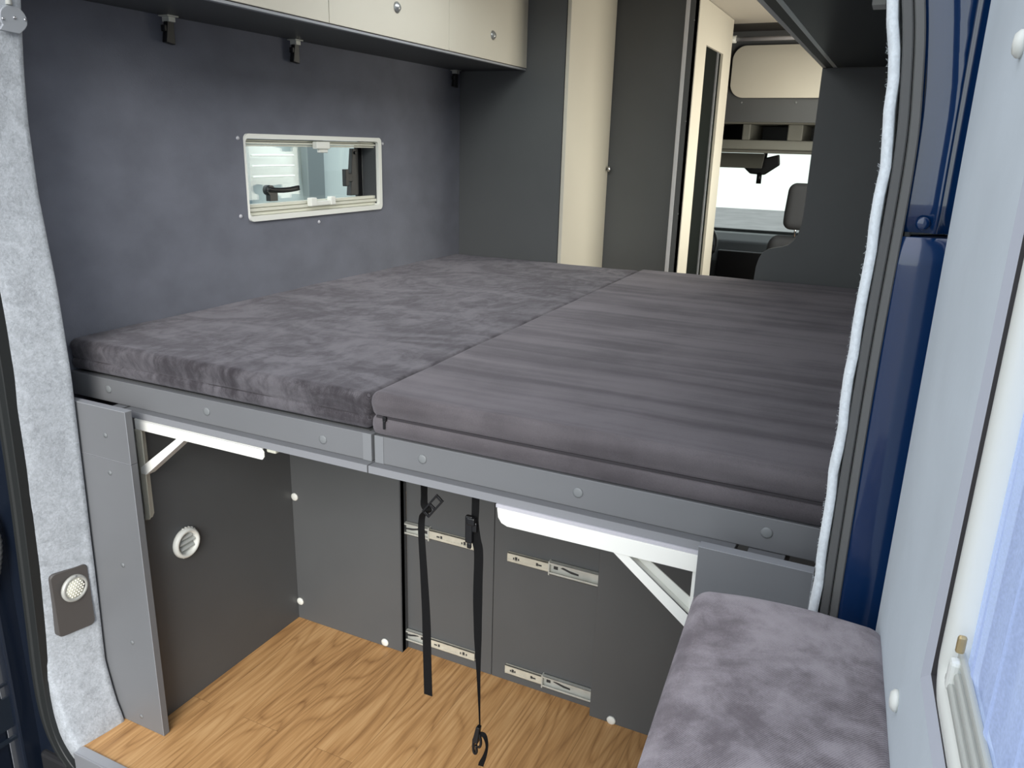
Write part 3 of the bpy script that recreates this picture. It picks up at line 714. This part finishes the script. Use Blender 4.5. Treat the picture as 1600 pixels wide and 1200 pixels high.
# ---- back panels of the storage space
def gpanel(x0, x1, y, label, btns=(), rails=(), zt=.840, mt=PANEL, ret=None):
    r = thing('cabinet_panel', ((x0+x1)/2, y+.01, 0), label, 'panel', 'panels behind the storage space')
    MB().box((x0, y, .0005), (x1, y+.018, zt)).build('board', mt, r, .001)
    for bx, bz in btns:
        MB().lathe([(.0125, .0), (.0125, -.003), (.010, -.0055), (.0001, -.006)], (bx, y, bz), 'y', 26).build('button_cap', WHITE_P, r)
    for (ra, rb, rz, step, style) in rails:
        drawer_rail(r, ra, rb, y, rz, step, style)
    return r
def drawer_rail(r, x0, x1, y, z, step, style):
    """outer channel (wide) and inner slide (narrow); step = x where they change over"""
    wide = (x0, step) if style == 'left' else (step, x1); nar = (step, x1) if style == 'left' else (x0, step)
    m_ = MB()
    a, b = wide; H = .0185
    m_.box((a, y-.003, z-H), (b, y, z+H)).box((a, y-.013, z+H-.0025), (b, y, z+H)).box((a, y-.013, z-H), (b, y, z-H+.0025))
    m_.box((a, y-.013, z+H-.007), (b, y-.0115, z+H)).box((a, y-.013, z-H), (b, y-.0115, z-H+.007))
    e = b if style == 'left' else a
    m_.box((min(e, e+(-.004 if style == 'left' else .004)), y-.0145, z-H-.002), (max(e, e+(-.004 if style == 'left' else .004)), y, z+H+.002))
    ch = m_.build('drawer_rail', ZINC, r, .0006)
    q = MB(); a, b = nar; h = .0135
    q.box((a-.0, y-.012, z-h), (b, y-.008, z+h)).box((a, y-.012, z+h-.002), (b, y-.002, z+h)).box((a, y-.012, z-h), (b, y-.002, z-h+.002))
    q.box((a, y-.0135, z-h*.35), (b, y-.012, z-h*.25))
    q.build('inner_slide', mat('zinc_pale', (.60, .58, .49), .4, metal=.2, var=(40, .08)), ch, .0005)
    L = b-a
    for fx, wd, hh in ((.20, .010, .0022), (.27, .006, .005), (.72, .004, .003), (.78, .007, .006), (.84, .004, .003)):
        cx = a+L*fx if style == 'left' else b-L*fx
        MB().box((cx-wd/2, y-.0124, z-hh), (cx+wd/2, y-.0119, z+hh)).build('slot', SLOT, ch)
    a, b = wide
    cx = (a+b)/2; s_ = 1 if style == 'right' else -1
    st = step+s_*.018
    MB().box((st-.006, y-.0040, z-.005), (st+.006, y-.0029, z+.004)).build('slot', SLOT, ch)
    MB().prism([(st+s_*.014, z+.002), (st+s_*.045, z-.006), (st+s_*.065, z-.007), (st+s_*.065, z-.002), (st+s_*.04, z+.001), (st+s_*.02, z+.006)], 'y', y-.0040, y-.0029).build('slot', SLOT, ch)
gpanel(-.669, -.272, .500, 'left panel behind the storage space with three white caps', [(-.657, .428), (-.658, .063), (-.335, .016)], mt=PANEL)
gpanel(-.272, .0125, .530, 'panel with drawer rails behind the hanging black straps', rails=[(-.2715, -.040, .408, -.188, 'left'), (-.2715, -.037, .050, -.20, 'left')])
gpanel(.0145, .345, .530, 'panel with two drawer rails right of the long strap', rails=[(.060, .3265, .403, .182, 'right'), (.062, .3265, .046, .176, 'right')])
gpanel(.3275, .90, .500, 'right panel behind the storage space, partly behind the seat cushion', [(.390, .011)])
q = MB().box((-.276, .4995, .0), (-.272, .530, .84)).build('panel_edge', PANEL_D, None, .0005); q['label'] = 'narrow dark edge strip beside the left drawer rail panel'; q['category'] = 'edge strip'

# ---- white folding brackets
def bracket(pts, label, mirror):
    s_ = -1 if mirror else 1
    (xa, xb, zt, zb) = pts
    r = thing('folding_bracket', ((xa+xb)/2, -.02, zb), label, 'bracket', 'white folding brackets under the bed')
    return r
bL = thing('folding_bracket', (-.655, -.02, .57), 'white folding bracket under the bed beside the left post', 'bracket', 'white folding brackets under the bed')
q = MB(); pts = [(-.664, .8390), (-.276, .8390), (-.270, .832), (-.270, .820), (-.276, .813), (-.664, .813)]
q.prism(pts, 'y', -.022, -.019); q.box((-.664, -.022, .8365), (-.276, .010, .8392)); q.build('top_arm', WHITE, bL, .0008)
q = MB(); q.box((-.272, -.012, .828), (-.246, .006, .8392)); q.build('release_tab', IVORY, bL, .003)
q = MB(); pts = [(-.022, .812), (-.022, .585), (-.016, .576), (-.002, .576), (.004, .585), (.004, .812)]
q.prism(pts, 'x', -.669, -.664); q.prism([(-.668, .812), (-.668, .574), (-.652, .580), (-.648, .586), (-.645, .812)], 'y', -.022, -.019); q.build('wall_arm', mat('ivory_paint', (.62, .60, .50), .4), bL, .0008)
q = MB(); q.prism([(-.660, .716), (-.528, .815), (-.507, .815), (-.648, .701), (-.660, .701)], 'y', -.0235, -.0205)
q.prism([(-.648, .701), (-.507, .815), (-.504, .815), (-.645, .699)], 'y', -.0235, .004); q.build('brace', WHITE, bL, .0006)
bR = thing('folding_bracket', (.60, -.02, .57), 'larger white folding bracket under the bed near the seat cushion', 'bracket', 'white folding brackets under the bed')
q = MB(); q.prism([(.2935, .8335), (.672, .8335), (.672, .802), (.315, .8005), (.303, .805), (.296, .815)], 'y', -.026, -.023); q.build('top_arm', WHITE, bR, .0006)
q = MB(); q.box((.290, -.0245, .8335), (.672, .01, .8405)); q.build('top_flange', LILAC, bR, .0008)
q = MB(); q.box((.660, -.022, .55), (.674, .01, .802)); q.build('wall_arm', WHITE, bR, .0008)
q = MB(); q.prism([(.520, .801), (.552, .801), (.672, .712), (.672, .680)], 'y', -.024, -.021)
q.build('brace', WHITE, bR, .0006)
q = MB(); q.prism([(.552, .801), (.575, .801), (.672, .735), (.672, .712)], 'y', -.012, -.009).prism([(.548, .801), (.552, .801), (.672, .712), (.672, .708)], 'y', -.024, -.009); q.build('brace_web', mat('ivory_shade', (.66, .67, .62), .4), bR, .0006)

# ---- black webbing straps
def ribbon(mb, pts, wds, th=.0016, nrm=(0, -1, 0), twist=None):
    P = smoothpath(pts, 6); n = len(P); vs = []; fs = []
    for i, p in enumerate(P):
        tt = i/(n-1)*(len(wds)-1); k = min(int(tt), len(wds)-2); w_ = lerp(wds[k], wds[k+1], tt-k)
        a = 0
        if twist:
            t2 = i/(n-1)*(len(twist)-1); k2 = min(int(t2), len(twist)-2); a = lerp(twist[k2], twist[k2+1], t2-k2)
        t = (P[min(i+1, n-1)]-P[max(i-1, 0)]).normalized(); N = Vector(nrm); N = (N-t*N.dot(t)).normalized(); S = t.cross(N)
        S2 = S*math.cos(a)+N*math.sin(a); N2 = N*math.cos(a)-S*math.sin(a)
        for u_, v_ in ((-1, -1), (1, -1), (1, 1), (-1, 1)): vs.append(p+S2*u_*w_/2+N2*v_*th/2)
    for i in range(n-1):
        for k in range(4): fs.append((4*i+k, 4*i+(k+1) % 4, 4*i+4+(k+1) % 4, 4*i+4+k))
    fs += [(3, 2, 1, 0), tuple(4*(n-1)+k for k in range(4))]
    mb.add(vs, fs)
st = thing('strap', (.11, .02, .33), 'shorter black webbing strap with slide buckle hanging loose from bed', 'strap', 'black straps hanging under the bed')
sy = .02
q = MB(); ribbon(q, [(.107, sy, .845), (.107, sy, .80), (.110, sy-.004, .779), (.122, sy-.008, .772), (.110, sy-.006, .762), (.101, sy, .745), (.100, sy, .71), (.105, sy, .62), (.110, sy, .52), (.112, sy, .42), (.114, sy, .325)], [.016, .015, .014, .013, .015, .0195, .0205], twist=[1.1, 1.2, .9, .9, 1.0, .75, .2, .15, .1, 0, 0])
q.build('webbing', WEB, st)
q = MB(); ang = math.radians(52); c_ = Vector((.133, sy-.010, .785))
def rotp(u, v_, d=0): return (c_.x+u*math.cos(ang)-v_*math.sin(ang), c_.y+d, c_.z+u*math.sin(ang)+v_*math.cos(ang))
for (u0_, u1_, v0_, v1_) in ((-.028, .028, .006, .010), (-.028, .028, -.010, -.006), (-.028, -.022, -.006, .006), (.022, .028, -.006, .006), (-.004, .001, -.006, .006)):
    q.hexa([rotp(u0_, v0_, -.002), rotp(u1_, v0_, -.002), rotp(u1_, v0_, .002), rotp(u0_, v0_, .002), rotp(u0_, v1_, -.002), rotp(u1_, v1_, -.002), rotp(u1_, v1_, .002), rotp(u0_, v1_, .002)])
q.build('slide_buckle', BLACK, st, .0008)
st = thing('strap', (.24, .02, .2), 'long black webbing strap with hook buckle reaching towards the floor', 'strap', 'black straps hanging under the bed')
q = MB(); ribbon(q, [(.2245, sy, .845), (.224, sy, .80), (.2235, sy, .765), (.228, sy-.003, .735), (.2325, sy, .70), (.232, sy, .62), (.233, sy, .54), (.236, sy, .44), (.240, sy, .34), (.242, sy, .285)], [.016, .016, .015, .018, .0195, .0185, .019, .016, .008, .004, .003], twist=[0, 0, 0, .2, .1, .3, .2, .6, 1.2, 1.4])
q.build('webbing', WEB, st)
q = MB(); q.box((.208, sy-.014, .725), (.224, sy-.004, .784)).box((.220, sy-.012, .750), (.233, sy-.005, .772)).box((.211, sy-.012, .712), (.221, sy-.006, .726)).box((.212, sy-.016, .765), (.230, sy-.003, .782))
q.build('cam_buckle', BLACK, st, .003)
q = MB(); q.hexa([(.228, sy-.010, .255), (.241, sy-.010, .252), (.241, sy+.002, .252), (.228, sy+.002, .255), (.237, sy-.010, .296), (.246, sy-.010, .296), (.246, sy+.002, .296), (.237, sy+.002, .296)])
q.build('hook_buckle', BLACK, st, .002)
q = MB(); q.tube(smoothpath([(.230, sy-.004, .258), (.229, sy-.004, .235), (.232, sy-.004, .223), (.237, sy-.004, .227), (.236, sy-.004, .245)], 4), .0032, 8)
q.tube(smoothpath([(.241, sy-.004, .28), (.247, sy-.004, .262), (.246, sy-.004, .247), (.242, sy-.004, .242)], 4), .003, 8); q.build('hook', BLACK, st)
q = MB(); ribbon(q, [(.244, sy-.003, .276), (.254, sy-.004, .278), (.260, sy-.004, .266), (.262, sy-.005, .250), (.258, sy-.006, .228), (.251, sy-.006, .207), (.249, sy-.006, .198)], [.010, .010, .008, .006, .009, .012, .012], twist=[.5, .9, 1.2, 1.1, .7, .4, .3])
q.build('webbing_tail', WEB, st)

# ================================================================== CABINETS
# ---- overhead cabinet on the left wall
CX = -.588; CZ = 1.774
oc = thing('overhead_cabinet', (-.74, .87, CZ), 'cream-fronted overhead cabinet with dark underside above the left mattress', 'cabinet')
MB().box((WX+.0015, -.04, CZ), (CX-.018, 1.948, 2.12)).build('carcass', PANEL_D, oc, .001)
MB().box((CX-.018, -.04, CZ-.001), (CX-.003, 1.948, CZ+.006)).build('bottom_edge', EDGE, oc, .0008)
ys_ = [-.02, .188-.17, .666, 1.3135, 1.948]
for a, b in ((-.03, .018), (.018, .666), (.666, 1.3135), (1.3135, 1.948)):
    d = MB().box((CX-.016, a+.0012, CZ+.008), (CX, b-.0012, 2.115)).build('door', CREAM, oc, .001)
    if b-a > .2:
        my = {0.666: .34, 1.3135: .995, 1.948: 1.638}[b]
        MB().lathe([(.0165, 0), (.0165, .002), (.014, .004), (.0125, .0065), (.0105, .007), (.0095, .0095), (.0001, .0105)], (CX, my, 1.870), 'x', 24).build('push_lock', mat('lock_steel', (.42, .43, .43), .3, metal=.6), d)
# ---- buckle clips screwed under it
for i, (yy, lab) in enumerate(((.389, 'black buckle on a metal clip at the left end of the cabinet underside'), (.875, 'black buckle on a metal clip above the side window'), (1.880, 'black buckle on a metal clip in the far wall corner'))):
    k = thing('buckle_clip', (-.885, yy, CZ), lab, 'buckle', 'buckle clips under the overhead cabinet')
    dz = .0
    q = MB(); q.box((-.902, yy-.018, CZ-.004), (-.868, yy+.018, CZ-.0005)).cyl((-.885, yy, CZ-.012), .006, .009, 'z', 12).box((-.897, yy-.011, CZ-.016), (-.873, yy+.011, CZ-.004))
    q.build('clip', ZINC, k, .001)
    q = MB(); q.hexa([(-.896, yy-.018, CZ-.066), (-.880, yy-.018, CZ-.066), (-.880, yy+.012, CZ-.070), (-.896, yy+.012, CZ-.070), (-.893, yy-.010, CZ-.010), (-.878, yy-.010, CZ-.010), (-.878, yy+.010, CZ-.010), (-.893, yy+.010, CZ-.010)])
    q.box((-.894, yy-.020, CZ-.040), (-.880, yy-.012, CZ-.024)); q.build('buckle', BLACK, k, .002)

# ---- wardrobe beyond the bed
XW = -.401; YE = 1.95; Y2 = 2.486
wd = thing('wardrobe', (-.65, 2.2, 0), 'tall wardrobe with charcoal back panel and cream door on the aisle', 'wardrobe')
MB().box((WX+.0015, YE, 0.0005), (XW-.019, YE+.018, 2.122)).build('back_panel', PANEL, wd, .001)
MB().box((WX+.0015, YE+.018, 0.0005), (XW-.019, Y2-.002, 2.122)).build('carcass', PANEL_D, wd)
d = MB().box((XW-.016, YE+.001, 0.02), (XW, Y2+.012, 2.118)).build('door', CREAM, wd, .0012)
MB().lathe([(.006, 0), (.006, .010), (.013, .013), (.014, .019), (.010, .022), (.0001, .0225)], (XW, Y2-.01, 1.381), 'x', 20).build('knob', CHROME, d)
# ---- wash cabin with aluminium corner profile and sliding door
XS = -.025
wc = thing('wash_cabin', (-.4, 2.9, 0), 'charcoal and cream wash cabin with an aluminium corner profile', 'cabin')
MB().box((XW-.5, Y2+.016, 0.0005), (-.086, Y2+.034, 2.122)).build('back_panel', PANEL, wc)
MB().box((-.086, Y2+.010, 0.0005), (-.068, Y2+.034, 2.122)).build('corner_profile', mat('pale_aluminium', (.66, .66, .68), .4, metal=.1), wc, .002)
q = MB().box((-.068, Y2+.014, 0.0005), (XS-.004, Y2+.034, 2.122)).build('corner_panel', PANEL, wc)
for zz in (1.19, 1.60, 2.02): MB().dome((-.045, Y2+.014, zz), .0035, -.002, 'y', 10).build('screw', CAP, q)
q = MB()
DY0, DY1, DZ0, DZ1 = 2.683, 3.06, .30, 1.940
wall_x(q, XS-.018, XS, Y2+.014, 3.25, 0.0005, 2.122, [(DY0, DY1, DZ0, DZ1)])
q.build('side_panel', CREAM, wc)
q = MB().box((XS-.020, DY0, DZ0), (XS-.012, DY1, DZ1)).build('sliding_door', mat('dark_door_panel', (.009, .011, .010), .8, spec=.05), wc)
MB().box((XS-.012, 2.972, DZ0+.01), (XS-.004, 2.980, DZ1-.001)).build('grip_edge', EDGE, q)
MB().box((XS-.86, 3.23, 0.0005), (XS-.018, 3.25, 2.12)).build('front_panel', PANEL_D, wc)

# ---- right: partition with curved cut-out, and overhead cabinet
pts = [(.563, 1.7675), (.563, 1.30), (.5625, 1.25), (.559, 1.215), (.552, 1.185), (.540, 1.160), (.522, 1.143), (.500, 1.134), (.475, 1.129), (.452, 1.122), (.433, 1.108), (.421, 1.085), (.4135, 1.05), (.411, 1.0), (.411, .0005), (.918, .0005), (.918, 1.7675)]
pp = MB().prism(pts, 'y', 1.952, 1.970).build('partition_panel', PANEL, None, .0012)
pp['label'] = 'charcoal partition with S-curved edge at the foot of the right mattress'; pp['category'] = 'panel'
ro = thing('overhead_cabinet', (.74, .87, 1.768), 'overhead cabinet above the right mattress with black underside and light profile', 'cabinet')
MB().box((.612, -.04, 1.7685), (.918, 1.970, 2.12)).build('carcass', mat('black_board', (.014, .017, .018), .35, spec=.4, bump=(200, .1, .0006)), ro)
MB().box((.575, -.04, 1.7685), (.598, 1.970, 2.12)).build('front_panel', mat('black_green_board', (.020, .024, .022), .45), ro)
MB().box((.562, -.04, 1.768), (.575, 1.970, 2.12)).build('front_edge', mat('pale_front', (.72, .72, .68), .4), ro, .001)
q = MB(); q.prism([(.598, 1.768), (.612, 1.768), (.612, 1.776), (.598, 1.776)], 'y', -.04, 1.970); q.build('light_profile', mat('profile_alu', (.70, .74, .72), .3, metal=.3), ro, .001)
MB().box((.775, .60, 1.757), (.80, .66, 1.768)).build('corner_bracket', WHITE_P, ro, .001)

# ================================================================== CAB
cr_ = thing('curtain_rod', (.4, 3.45, 2.03), 'thin metal curtain rod under the ceiling before the cab', 'rod')
MB().cyl((-.1, 3.45, 2.055), .011, 1.0, 'x', 14).build('rod', ALU_L, cr_)
MB().cyl((-.10, 3.45, 2.055), .019, .055, 'x', 16).build('rod_end', WHITE_P, cr_)
MB().cyl((.86, 3.45, 2.055), .019, .055, 'x', 16).build('rod_end', WHITE_P, cr_)
cb = thing('overhead_locker', (.2, 3.9, 1.64), 'cream locker door with rounded corners in charcoal board above the cab', 'locker')
MB().box((-.90, 3.70, 1.642), (.90, 3.72, 2.19)).build('front_board', PANEL, cb)
q = MB(); q.prism(rrect(-.100, .90, 1.772, 2.050, .075, 8), 'y', 3.680, 3.698); q.build('door', CREAM, cb, .002)
for xx in (-.03, .27): MB().dome((xx, 3.70, 1.748), .006, -.004, 'y', 12).build('screw', CAP, cb)
MB().box((-.90, 3.40, 2.125), (.90, 3.72, 2.145)).build('top_board', mat('recess_shade', (.02, .018, .018), .7), cb)  # shade of the recess put into the board's near-black colour
cs = thing('cab_shelf', (0, 4.0, 1.49), 'grey plastic cab shelf with open pockets above the windscreen', 'shelf')
q = MB()
# pocket openings between the ribs
q.box((-.9, 3.85, 1.49), (.9, 4.45, 1.545)).box((-.9, 3.85, 1.635), (.9, 4.45, 1.66))
for a, b in ((-.9, -.8), (-.035, .012), (.225, .31), (.62, .67)): q.box((a, 3.85, 1.545), (b, 4.45, 1.636))
q.box((-.9, 4.43, 1.5), (.9, 4.45, 1.66)); q.box((-.9, 3.9, 1.47), (.9, 4.46, 1.49))
q.build('shelf_body', GREY_PL, cs, .006)
MB().box((-.8, 4.30, 1.546), (.62, 4.42, 1.634)).build('pocket_back', BLACK, cs)
vz = MB(); vz.prism([(4.19, 1.468), (4.21, 1.468), (4.13, 1.375), (4.115, 1.38)], 'x', -.62, .06); o = vz.build('sun_visor', GREY_PL, None, .006); o['label'] = 'grey sun visor folded down over the windscreen'; o['category'] = 'sun visor'
mr = thing('rear_view_mirror', (.08, 4.25, 1.30), 'black interior mirror at the top centre of the windscreen', 'mirror')
q = MB(); q.prism([(-.10, 1.40), (.14, 1.465), (.15, 1.40), (.06, 1.335), (-.03, 1.34)], 'y', 4.24, 4.27); q.build('housing', BLACK, mr, .008)
MB().cyl((.03, 4.25, 1.28), .016, .07, 'z', 12).build('sensor', BLACK, mr)
MB().tube([(.05, 4.26, 1.42), (.05, 4.29, 1.468)], .012, 8).build('arm', BLACK, mr)
ws = struct('window_2', (0, 4.6, .95), 'windscreen of the van')
q = MB(); q.add([(-.9, 4.46, 1.50), (.9, 4.46, 1.50), (.93, 5.12, .88), (-.93, 5.12, .88)], [(0, 1, 2, 3)]); q.build('windscreen_pane', glass('windscreen_glass', (.72, .77, .71)), ws)
q = MB(); q.tube([(-.93, 4.46, 1.5), (-.95, 5.12, .88)], .03, 8).tube([(.93, 4.46, 1.5), (.95, 5.12, .88)], .03, 8); q.build('screen_pillar', BLACK, ws)
ds = thing('dashboard', (0, 4.85, .3), 'dark dashboard below the windscreen', 'dashboard')
q = MB(); q.prism([(4.62, .35), (4.58, .72), (4.66, .86), (4.80, .90), (5.15, .88), (5.15, .35)], 'x', -.95, .95); q.build('dash_body', mat('dash_plastic', (.03, .035, .038), .6), ds, .015)
MB().box((-.25, 4.56, .45), (.15, 4.62, .80)).build('centre_console', BLACK, ds, .01)
q = MB(); q.box((-.975, 3.75, -.03), (.975, 5.15, 0)).box((-.977, 5.15, -.3), (.977, 5.2, .9)).box((-.975, 3.75, 2.125), (.975, 4.47, 2.16)).box((-.975, 4.45, 1.50), (.975, 4.47, 2.16)).build('floor_cab', mat('cab_floor', (.03, .03, .032), .8)); tagS(bpy.data.objects['floor_cab'], 'dark cab floor and bulkhead')
def cab_seat(x, lab):
    r = thing('cab_chair', (x, 3.95, 0), lab, 'chair', 'the two cab seats')
    MB().rbox((x-.25, 3.75, .32), (x+.25, 4.28, .42), .06, (4, 4, 2)).build('seat_base', SEATF, r)
    def lean(p, nr): return Vector((0, -(p.z-.5)*.22+.02*0, 0))+Vector((-(p.x-x)*.25*max(0, (p.z-.70)/.4), 0, 0))
    MB().rbox((x-.25, 3.72, .36), (x+.25, 3.86, 1.015), .06, (6, 3, 8), lean).build('backrest', SEATF, r)
    MB().rbox((x-.13, 3.575, 1.055), (x+.13, 3.675, 1.315), .045, (4, 3, 4), lambda p, nr: Vector((-(p.x-x)*.5*max(0, (p.z-1.14)), 0, 0))).build('headrest', SEATF, r)
    for dx in (-.06, .06): MB().tube([(x+dx, 3.66, .97), (x+dx, 3.625, 1.09)], .008, 8).build('headrest_post', CHROME, r)
    MB().box((x-.2, 3.8, 0), (x+.2, 4.2, .33)).build('pedestal', BLACK, r, .01)
cab_seat(.42, 'right cab seat with headrest, beyond the curved partition')
cab_seat(-.42, 'left cab seat, mostly hidden by the wash cabin')
sw = thing('steering_wheel', (-.42, 4.5, .8), 'black steering wheel before the left cab seat', 'steering wheel')
q = MB(); ring = [(-.42+.18*math.cos(a), 4.42+.10*math.sin(a), .84+.15*math.sin(a)) for a in [2*math.pi*k/28 for k in range(28)]]
q.tube(ring, .015, 8, closed=True); q.build('rim', BLACK, sw)
MB().rbox((-.49, 4.40, .78), (-.35, 4.44, .90), .018, (2, 1, 2)).build('hub', BLACK, sw)
MB().tube([(-.60, 4.42, .84), (-.24, 4.42, .84)], .012, 8).build('spoke', BLACK, sw)
MB().tube([(-.42, 4.43, .83), (-.42, 4.56, .74)], .03, 10).build('column', BLACK, sw)

# ================================================================== REAR DETAILS
# lamp on the left felt pillar
def lx(y, z): return lerp(interp(TABL, z), interp(TABR, z), (y+.08)/(-.125))+.008*math.sin(math.pi*min(1, max(0, (y+.08)/(-.125))))
wl_ = thing('pillar_lamp', (-.81, -.135, .29), 'round white spot lamp on an anthracite plate on the left felt pillar', 'lamp')
q = MB(); rr_ = rrect(-.186, -.102, .293, .466, .012, 5)
vs = []; n_ = len(rr_)
LPX = lambda y, z: -.79+(y+.1)*.25
base = [(LPX(y, z)-.022, y, z) for y, z in rr_]
top0 = [(LPX(y, z)-.003, y, z) for y, z in rr_]
cyy, czz = -.144, .380
top1 = [(LPX(y, z), cyy+(y-cyy)*.95, czz+(z-czz)*.97) for y, z in rr_]
q.add(base+top0+top1, [(i, (i+1) % n_, n_+(i+1) % n_, n_+i) for i in range(n_)]+[(n_+i, n_+(i+1) % n_, 2*n_+(i+1) % n_, 2*n_+i) for i in range(n_)]+[tuple(range(2*n_, 3*n_)), tuple(range(n_))[::-1]])
q.build('base_plate', LAMP_P, wl_)
lc = (-.800, -.139, .413)
q = MB(); q.lathe([(.034, 0), (.0345, .004), (.033, .008), (.029, .0095), (.0265, .008), (.025, .006)], lc, 'x', 40); q.build('bezel', LAMP_R, wl_)
lens = MB().lathe([(.0255, .0), (.0255, .006), (.0001, .0066)], lc, 'x', 32).build('lens', mat('lamp_lens', (.72, .72, .60), .35, emit=((1, .95, .8), .05)), wl_)
q = MB()
for i in range(-3, 4):
    for j in range(-3, 4):
        yy, zz = i*.0075+(.00375 if j % 2 else 0), j*.0066
        if math.hypot(yy, zz) < .024: q.dome((lc[0]+.0062, lc[1]+yy, lc[2]+zz), .0022, .0012, 'x', 8)
q.build('led_dots', mat('led_dot', (.95, .93, .82), .3, emit=((1, .97, .85), .25)), lens)
MB().cyl((lc[0]+.0075, lc[1]+.004, lc[2]+.0315), .0028, .002, 'x', 10).build('switch', mat('switch_grey', (.3, .3, .3), .4), wl_)
# hinge plate and pole at the top of that pillar
hp = thing('hinge_plate', (-.77, -.12, 1.66), 'grey rounded metal plate with rivets at the top of the felt pillar', 'hinge plate')
pts = []
for k in range(25):
    a = math.radians(-20+230*k/24); pts.append((-.107+.028*math.cos(a), 1.692+.026*math.sin(a)))
pts += [(-.14, 1.668), (-.098, 1.6655), (-.086, 1.676)]
HX = -.772
q = MB(); q.prism(pts, 'x', HX, HX+.006); q.build('plate', mat('plate_grey', (.36, .38, .41), .5, metal=.3), hp, .0015)
for yy, zz in ((-.106, 1.695), (-.084, 1.694), (-.130, 1.690)): MB().dome((HX+.006, yy, zz), .003, .003, 'x', 12).build('rivet', CHROME, hp)
MB().tube([(HX+.004, -.112, 1.718), (HX+.004, -.112, 1.85)], .006, 12).build('pole', WHITE_P, hp)

# seat cushion standing by the open right door, on its box
sc_ = thing('seat_cushion', (.83, -.52, .87), 'grey plush seat cushion in the foreground beside the open right door', 'cushion')
CA = math.radians(4.0); cc = Vector((.728, -.322, 0)); ct = Vector((math.sin(CA), -math.cos(CA), 0)); cn = Vector((math.cos(CA), math.sin(CA)*.6, 0)).normalized()
def cxf(p): return cc+cn*p[0]+ct*p[1]+Vector((0, 0, p[2]))
def cdisp(p, nr):
    d = Vector((0, 0, 0))
    if nr.z > .2:
        cxn = (p.x/.212-.5)*2; d.z += .006*(1-cxn*cxn)-.004+.0015*noise.noise(Vector((p.x*15, p.y*15, 2)))
        d.z -= .004*max(0, 1-p.y/.05)
    if nr.y < -.3: d.y += -.002*math.sin(p.x/.212*math.pi)
    g = math.exp(-((p.z-.862)/.004)**2)*.002
    return d-Vector((nr.x, nr.y, 0))*g
MB(cxf).rbox((-.006, 0, .842), (.213, .56, .962), .020, (26, 44, 10), cdisp).build('cover', FAB_C, sc_)
q = MB(cxf); q.box((.005, .015, -.579), (.203, .545, .841)); o = q.build('plinth_box', PANEL, None, .003); o['label'] = 'slim charcoal box under the foreground seat cushion'; o['category'] = 'box'

# ================================================================== OUTSIDE
pv = thing('parked_van', (-4.2, 4.0, -.58), 'white parked van seen through the small side window', 'van')
prof = [(-3.15, -.25), (-3.08, .1), (-3.06, .75), (-3.12, 1.25), (-3.25, 1.9), (-3.45, 2.1), (-4.9, 2.1), (-5.1, 1.9), (-5.25, .75), (-5.2, -.25)]
MB().prism(prof, 'y', 1.2, 7.2).build('body', mat('pale_van_paint', (.40, .46, .45), .25, coat=.8), pv, .04, 3)
MB().box((-3.11, 3.51, -.1), (-3.045, 3.70, 1.95)).build('pillar_trim', mat('mid_grey_trim', (.17, .20, .205), .5), pv, .01)
MB().box((-3.11, 1.25, -.2), (-3.045, 2.93, 1.75)).build('side_panel', mat('blue_grey_panel', (.16, .22, .25), .4), pv, .01)
for k in range(3): MB().box((-3.075, 2.96, 1.22+.07*k), (-3.052, 3.38, 1.235+.07*k)).build('body_rib', mat('pale_rib', (.6, .66, .65), .3), pv, .008)
for yy in (2.1, 6.2):
    MB().cyl((-3.32, yy, -.25), .33, .24, 'x', 32).build('wheel', BLACK, pv, .02)
bl = thing('parked_car', (1.1, 10.5, -.58), 'pale blue car parked ahead of the van', 'car')
MB().prism([(9.0, -.3), (9.0, .2), (9.3, .35), (9.9, .85), (11.4, .85), (12.0, .4), (12.7, .3), (12.7, -.3)], 'x', .6, 2.3).build('body', mat('pale_blue_paint', (.25, .45, .58), .3, coat=.5), bl, .08, 3)
for yy in (9.7, 12.0):
    for xx in (.58, 2.12): MB().cyl((xx, yy, -.28), .30, .2, 'x', 24).build('wheel', BLACK, bl, .02)
